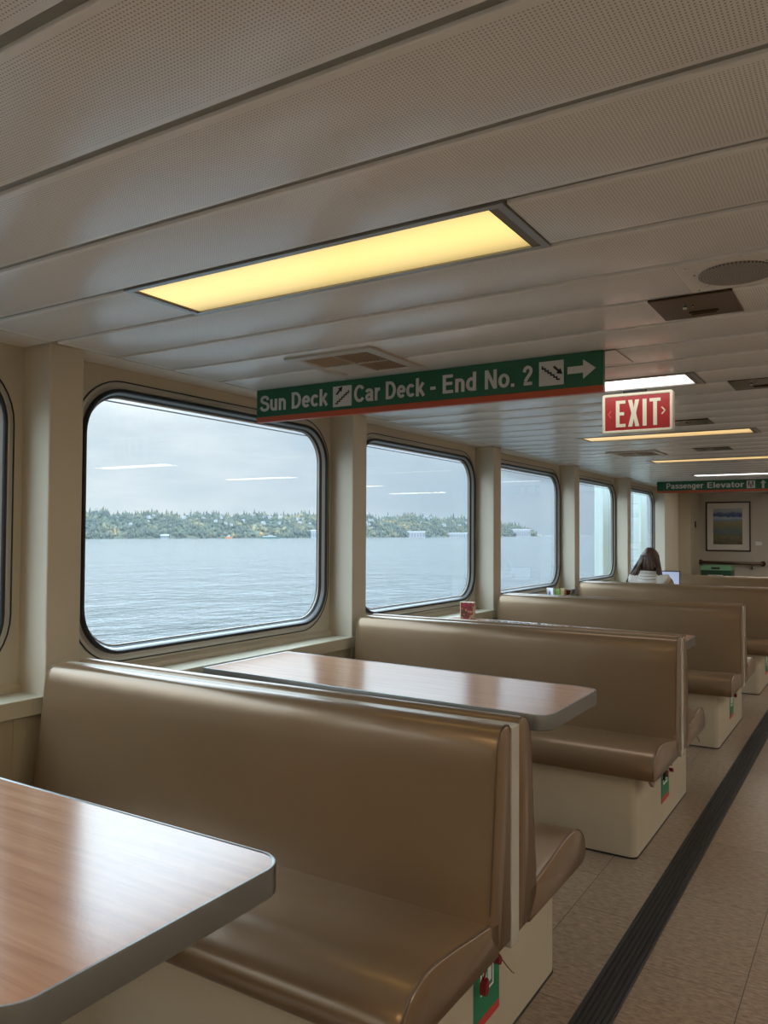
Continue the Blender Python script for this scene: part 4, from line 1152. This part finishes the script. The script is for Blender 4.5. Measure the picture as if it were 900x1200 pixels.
# two vessels off the far shore
def vessel(az, dist, ln, label, hullmat, nm, decks):
    a = math.radians(az); p = (CX - dist*math.cos(a), CY + dist*math.sin(a), WZ)
    t = empty(nm, p, PI/2 - a); tag(t, label, nm.replace('_', ' '))
    hull = [(-ln/2, -.2), (ln/2*.92, -.2), (ln/2, 4.0), (-ln/2, 4.0)]
    w = ln*.09
    obj('hull', MB().prism(hull, 'Y', -w, w), hullmat, t)
    for i, (x0, x1, z0, z1) in enumerate(decks):
        obj('deck_house', MB().box(x0*ln, x1*ln, -w*.8, w*.8, z0, z1), M['house_white'] if i else mat('deck_grey', (.35, .37, .36), .5), t)
    obj('mast', MB().tube([(.02*ln, 0, decks[-1][3]), (.02*ln, 0, decks[-1][3] + ln*.08)], .5, 6), M['ink'], t)
vessel(49.9, 1690, 42, 'dark green ferry lying off the far shore in the largest window', M['boat_hull'], 'ferry_boat', [(-.36, .30, 4.0, 6.0), (-.10, .12, 6.0, 7.6)])
vessel(47.0, 1640, 15, 'small orange hulled tug left of the dark ferry', M['tug_red'], 'tug_boat', [(-.25, .22, 4.0, 6.0), (-.1, .15, 6.0, 8.5)])

# ------------------------------------------------------------------ sky
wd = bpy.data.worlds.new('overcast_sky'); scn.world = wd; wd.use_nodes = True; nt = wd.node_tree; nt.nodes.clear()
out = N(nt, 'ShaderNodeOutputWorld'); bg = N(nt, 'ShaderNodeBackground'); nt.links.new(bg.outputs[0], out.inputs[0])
tc = N(nt, 'ShaderNodeTexCoord'); sp = N(nt, 'ShaderNodeSeparateXYZ'); nt.links.new(tc.outputs['Generated'], sp.inputs['Vector'])
mp = N(nt, 'ShaderNodeMapping'); mp.inputs['Scale'].default_value = (5, 5, 21); nt.links.new(tc.outputs['Generated'], mp.inputs['Vector'])
n1 = N(nt, 'ShaderNodeTexNoise'); n1.inputs['Scale'].default_value = 1.0; n1.inputs['Detail'].default_value = 6; n1.inputs['Roughness'].default_value = .55; nt.links.new(mp.outputs['Vector'], n1.inputs['Vector'])
rm = N(nt, 'ShaderNodeMapRange'); rm.inputs[1].default_value = .38; rm.inputs[2].default_value = .66; nt.links.new(n1.outputs['Fac'], rm.inputs[0])
# clearer grey blue towards the bow (+Y), broken white cloud abeam
az = mathn(nt, 'MULTIPLY', mathn(nt, 'SUBTRACT', sp.outputs['Y'], .62), 3.2, True)
cloud = mathn(nt, 'MULTIPLY', rm.outputs[0], mathn(nt, 'SUBTRACT', 1.0, mathn(nt, 'MULTIPLY', az, .85)))
base = mixc(nt, az, (.61, .695, .735), (.435, .54, .64))
skyc = mixc(nt, cloud, base, (.83, .87, .885))
low = N(nt, 'ShaderNodeMapRange'); low.inputs[1].default_value = 0.0; low.inputs[2].default_value = .05; low.inputs[3].default_value = 1; low.inputs[4].default_value = 0; nt.links.new(sp.outputs['Z'], low.inputs[0])
skyc = mixc(nt, mathn(nt, 'MULTIPLY', mathn(nt, 'MULTIPLY', low.outputs[0], .4), mathn(nt, 'SUBTRACT', 1, az)), skyc, (.78, .83, .84))
hi = N(nt, 'ShaderNodeMapRange'); hi.inputs[1].default_value = .16; hi.inputs[2].default_value = .45; nt.links.new(sp.outputs['Z'], hi.inputs[0])
skyc = mixc(nt, hi.outputs[0], skyc, (.47, .60, .72))
nt.links.new(skyc, bg.inputs['Color'])
# overhead sky boosted far past a real overcast, to light room and tabletops
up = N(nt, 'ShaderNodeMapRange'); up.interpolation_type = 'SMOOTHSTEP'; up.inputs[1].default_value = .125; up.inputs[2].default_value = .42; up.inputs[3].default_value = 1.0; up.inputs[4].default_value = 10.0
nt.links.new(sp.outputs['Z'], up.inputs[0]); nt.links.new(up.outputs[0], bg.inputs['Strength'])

# ------------------------------------------------------------------ camera
yaw, pit, rol, f = .5573, .0273, .0053, 927.77
fw = Vector((-math.sin(yaw)*math.cos(pit), math.cos(yaw)*math.cos(pit), math.sin(pit)))
r = Vector((math.cos(yaw), math.sin(yaw), 0)); u = r.cross(fw)
R2 = r*math.cos(rol) + u*math.sin(rol); U2 = u*math.cos(rol) - r*math.sin(rol)
cam = bpy.data.cameras.new('camera'); co = bpy.data.objects.new('camera', cam); COL.objects.link(co)
mw = Matrix(((R2.x, U2.x, -fw.x, 2.8096), (R2.y, U2.y, -fw.y, 0), (R2.z, U2.z, -fw.z, 1.3656), (0, 0, 0, 1)))
co.matrix_world = mw
cam.sensor_fit = 'AUTO'; cam.sensor_width = 36; cam.lens = f/1200*36; cam.clip_start = .05; cam.clip_end = 60000
scn.camera = co
vs = scn.view_settings; vs.view_transform = 'Standard'; vs.look = 'None'; vs.exposure = 0; vs.gamma = 1; vs.use_curve_mapping = False
scn.cycles.use_denoising = True
scn.cycles.max_bounces = 10; scn.cycles.diffuse_bounces = 5; scn.cycles.glossy_bounces = 5; scn.cycles.transparent_max_bounces = 16
scn.cycles.sample_clamp_indirect = 8
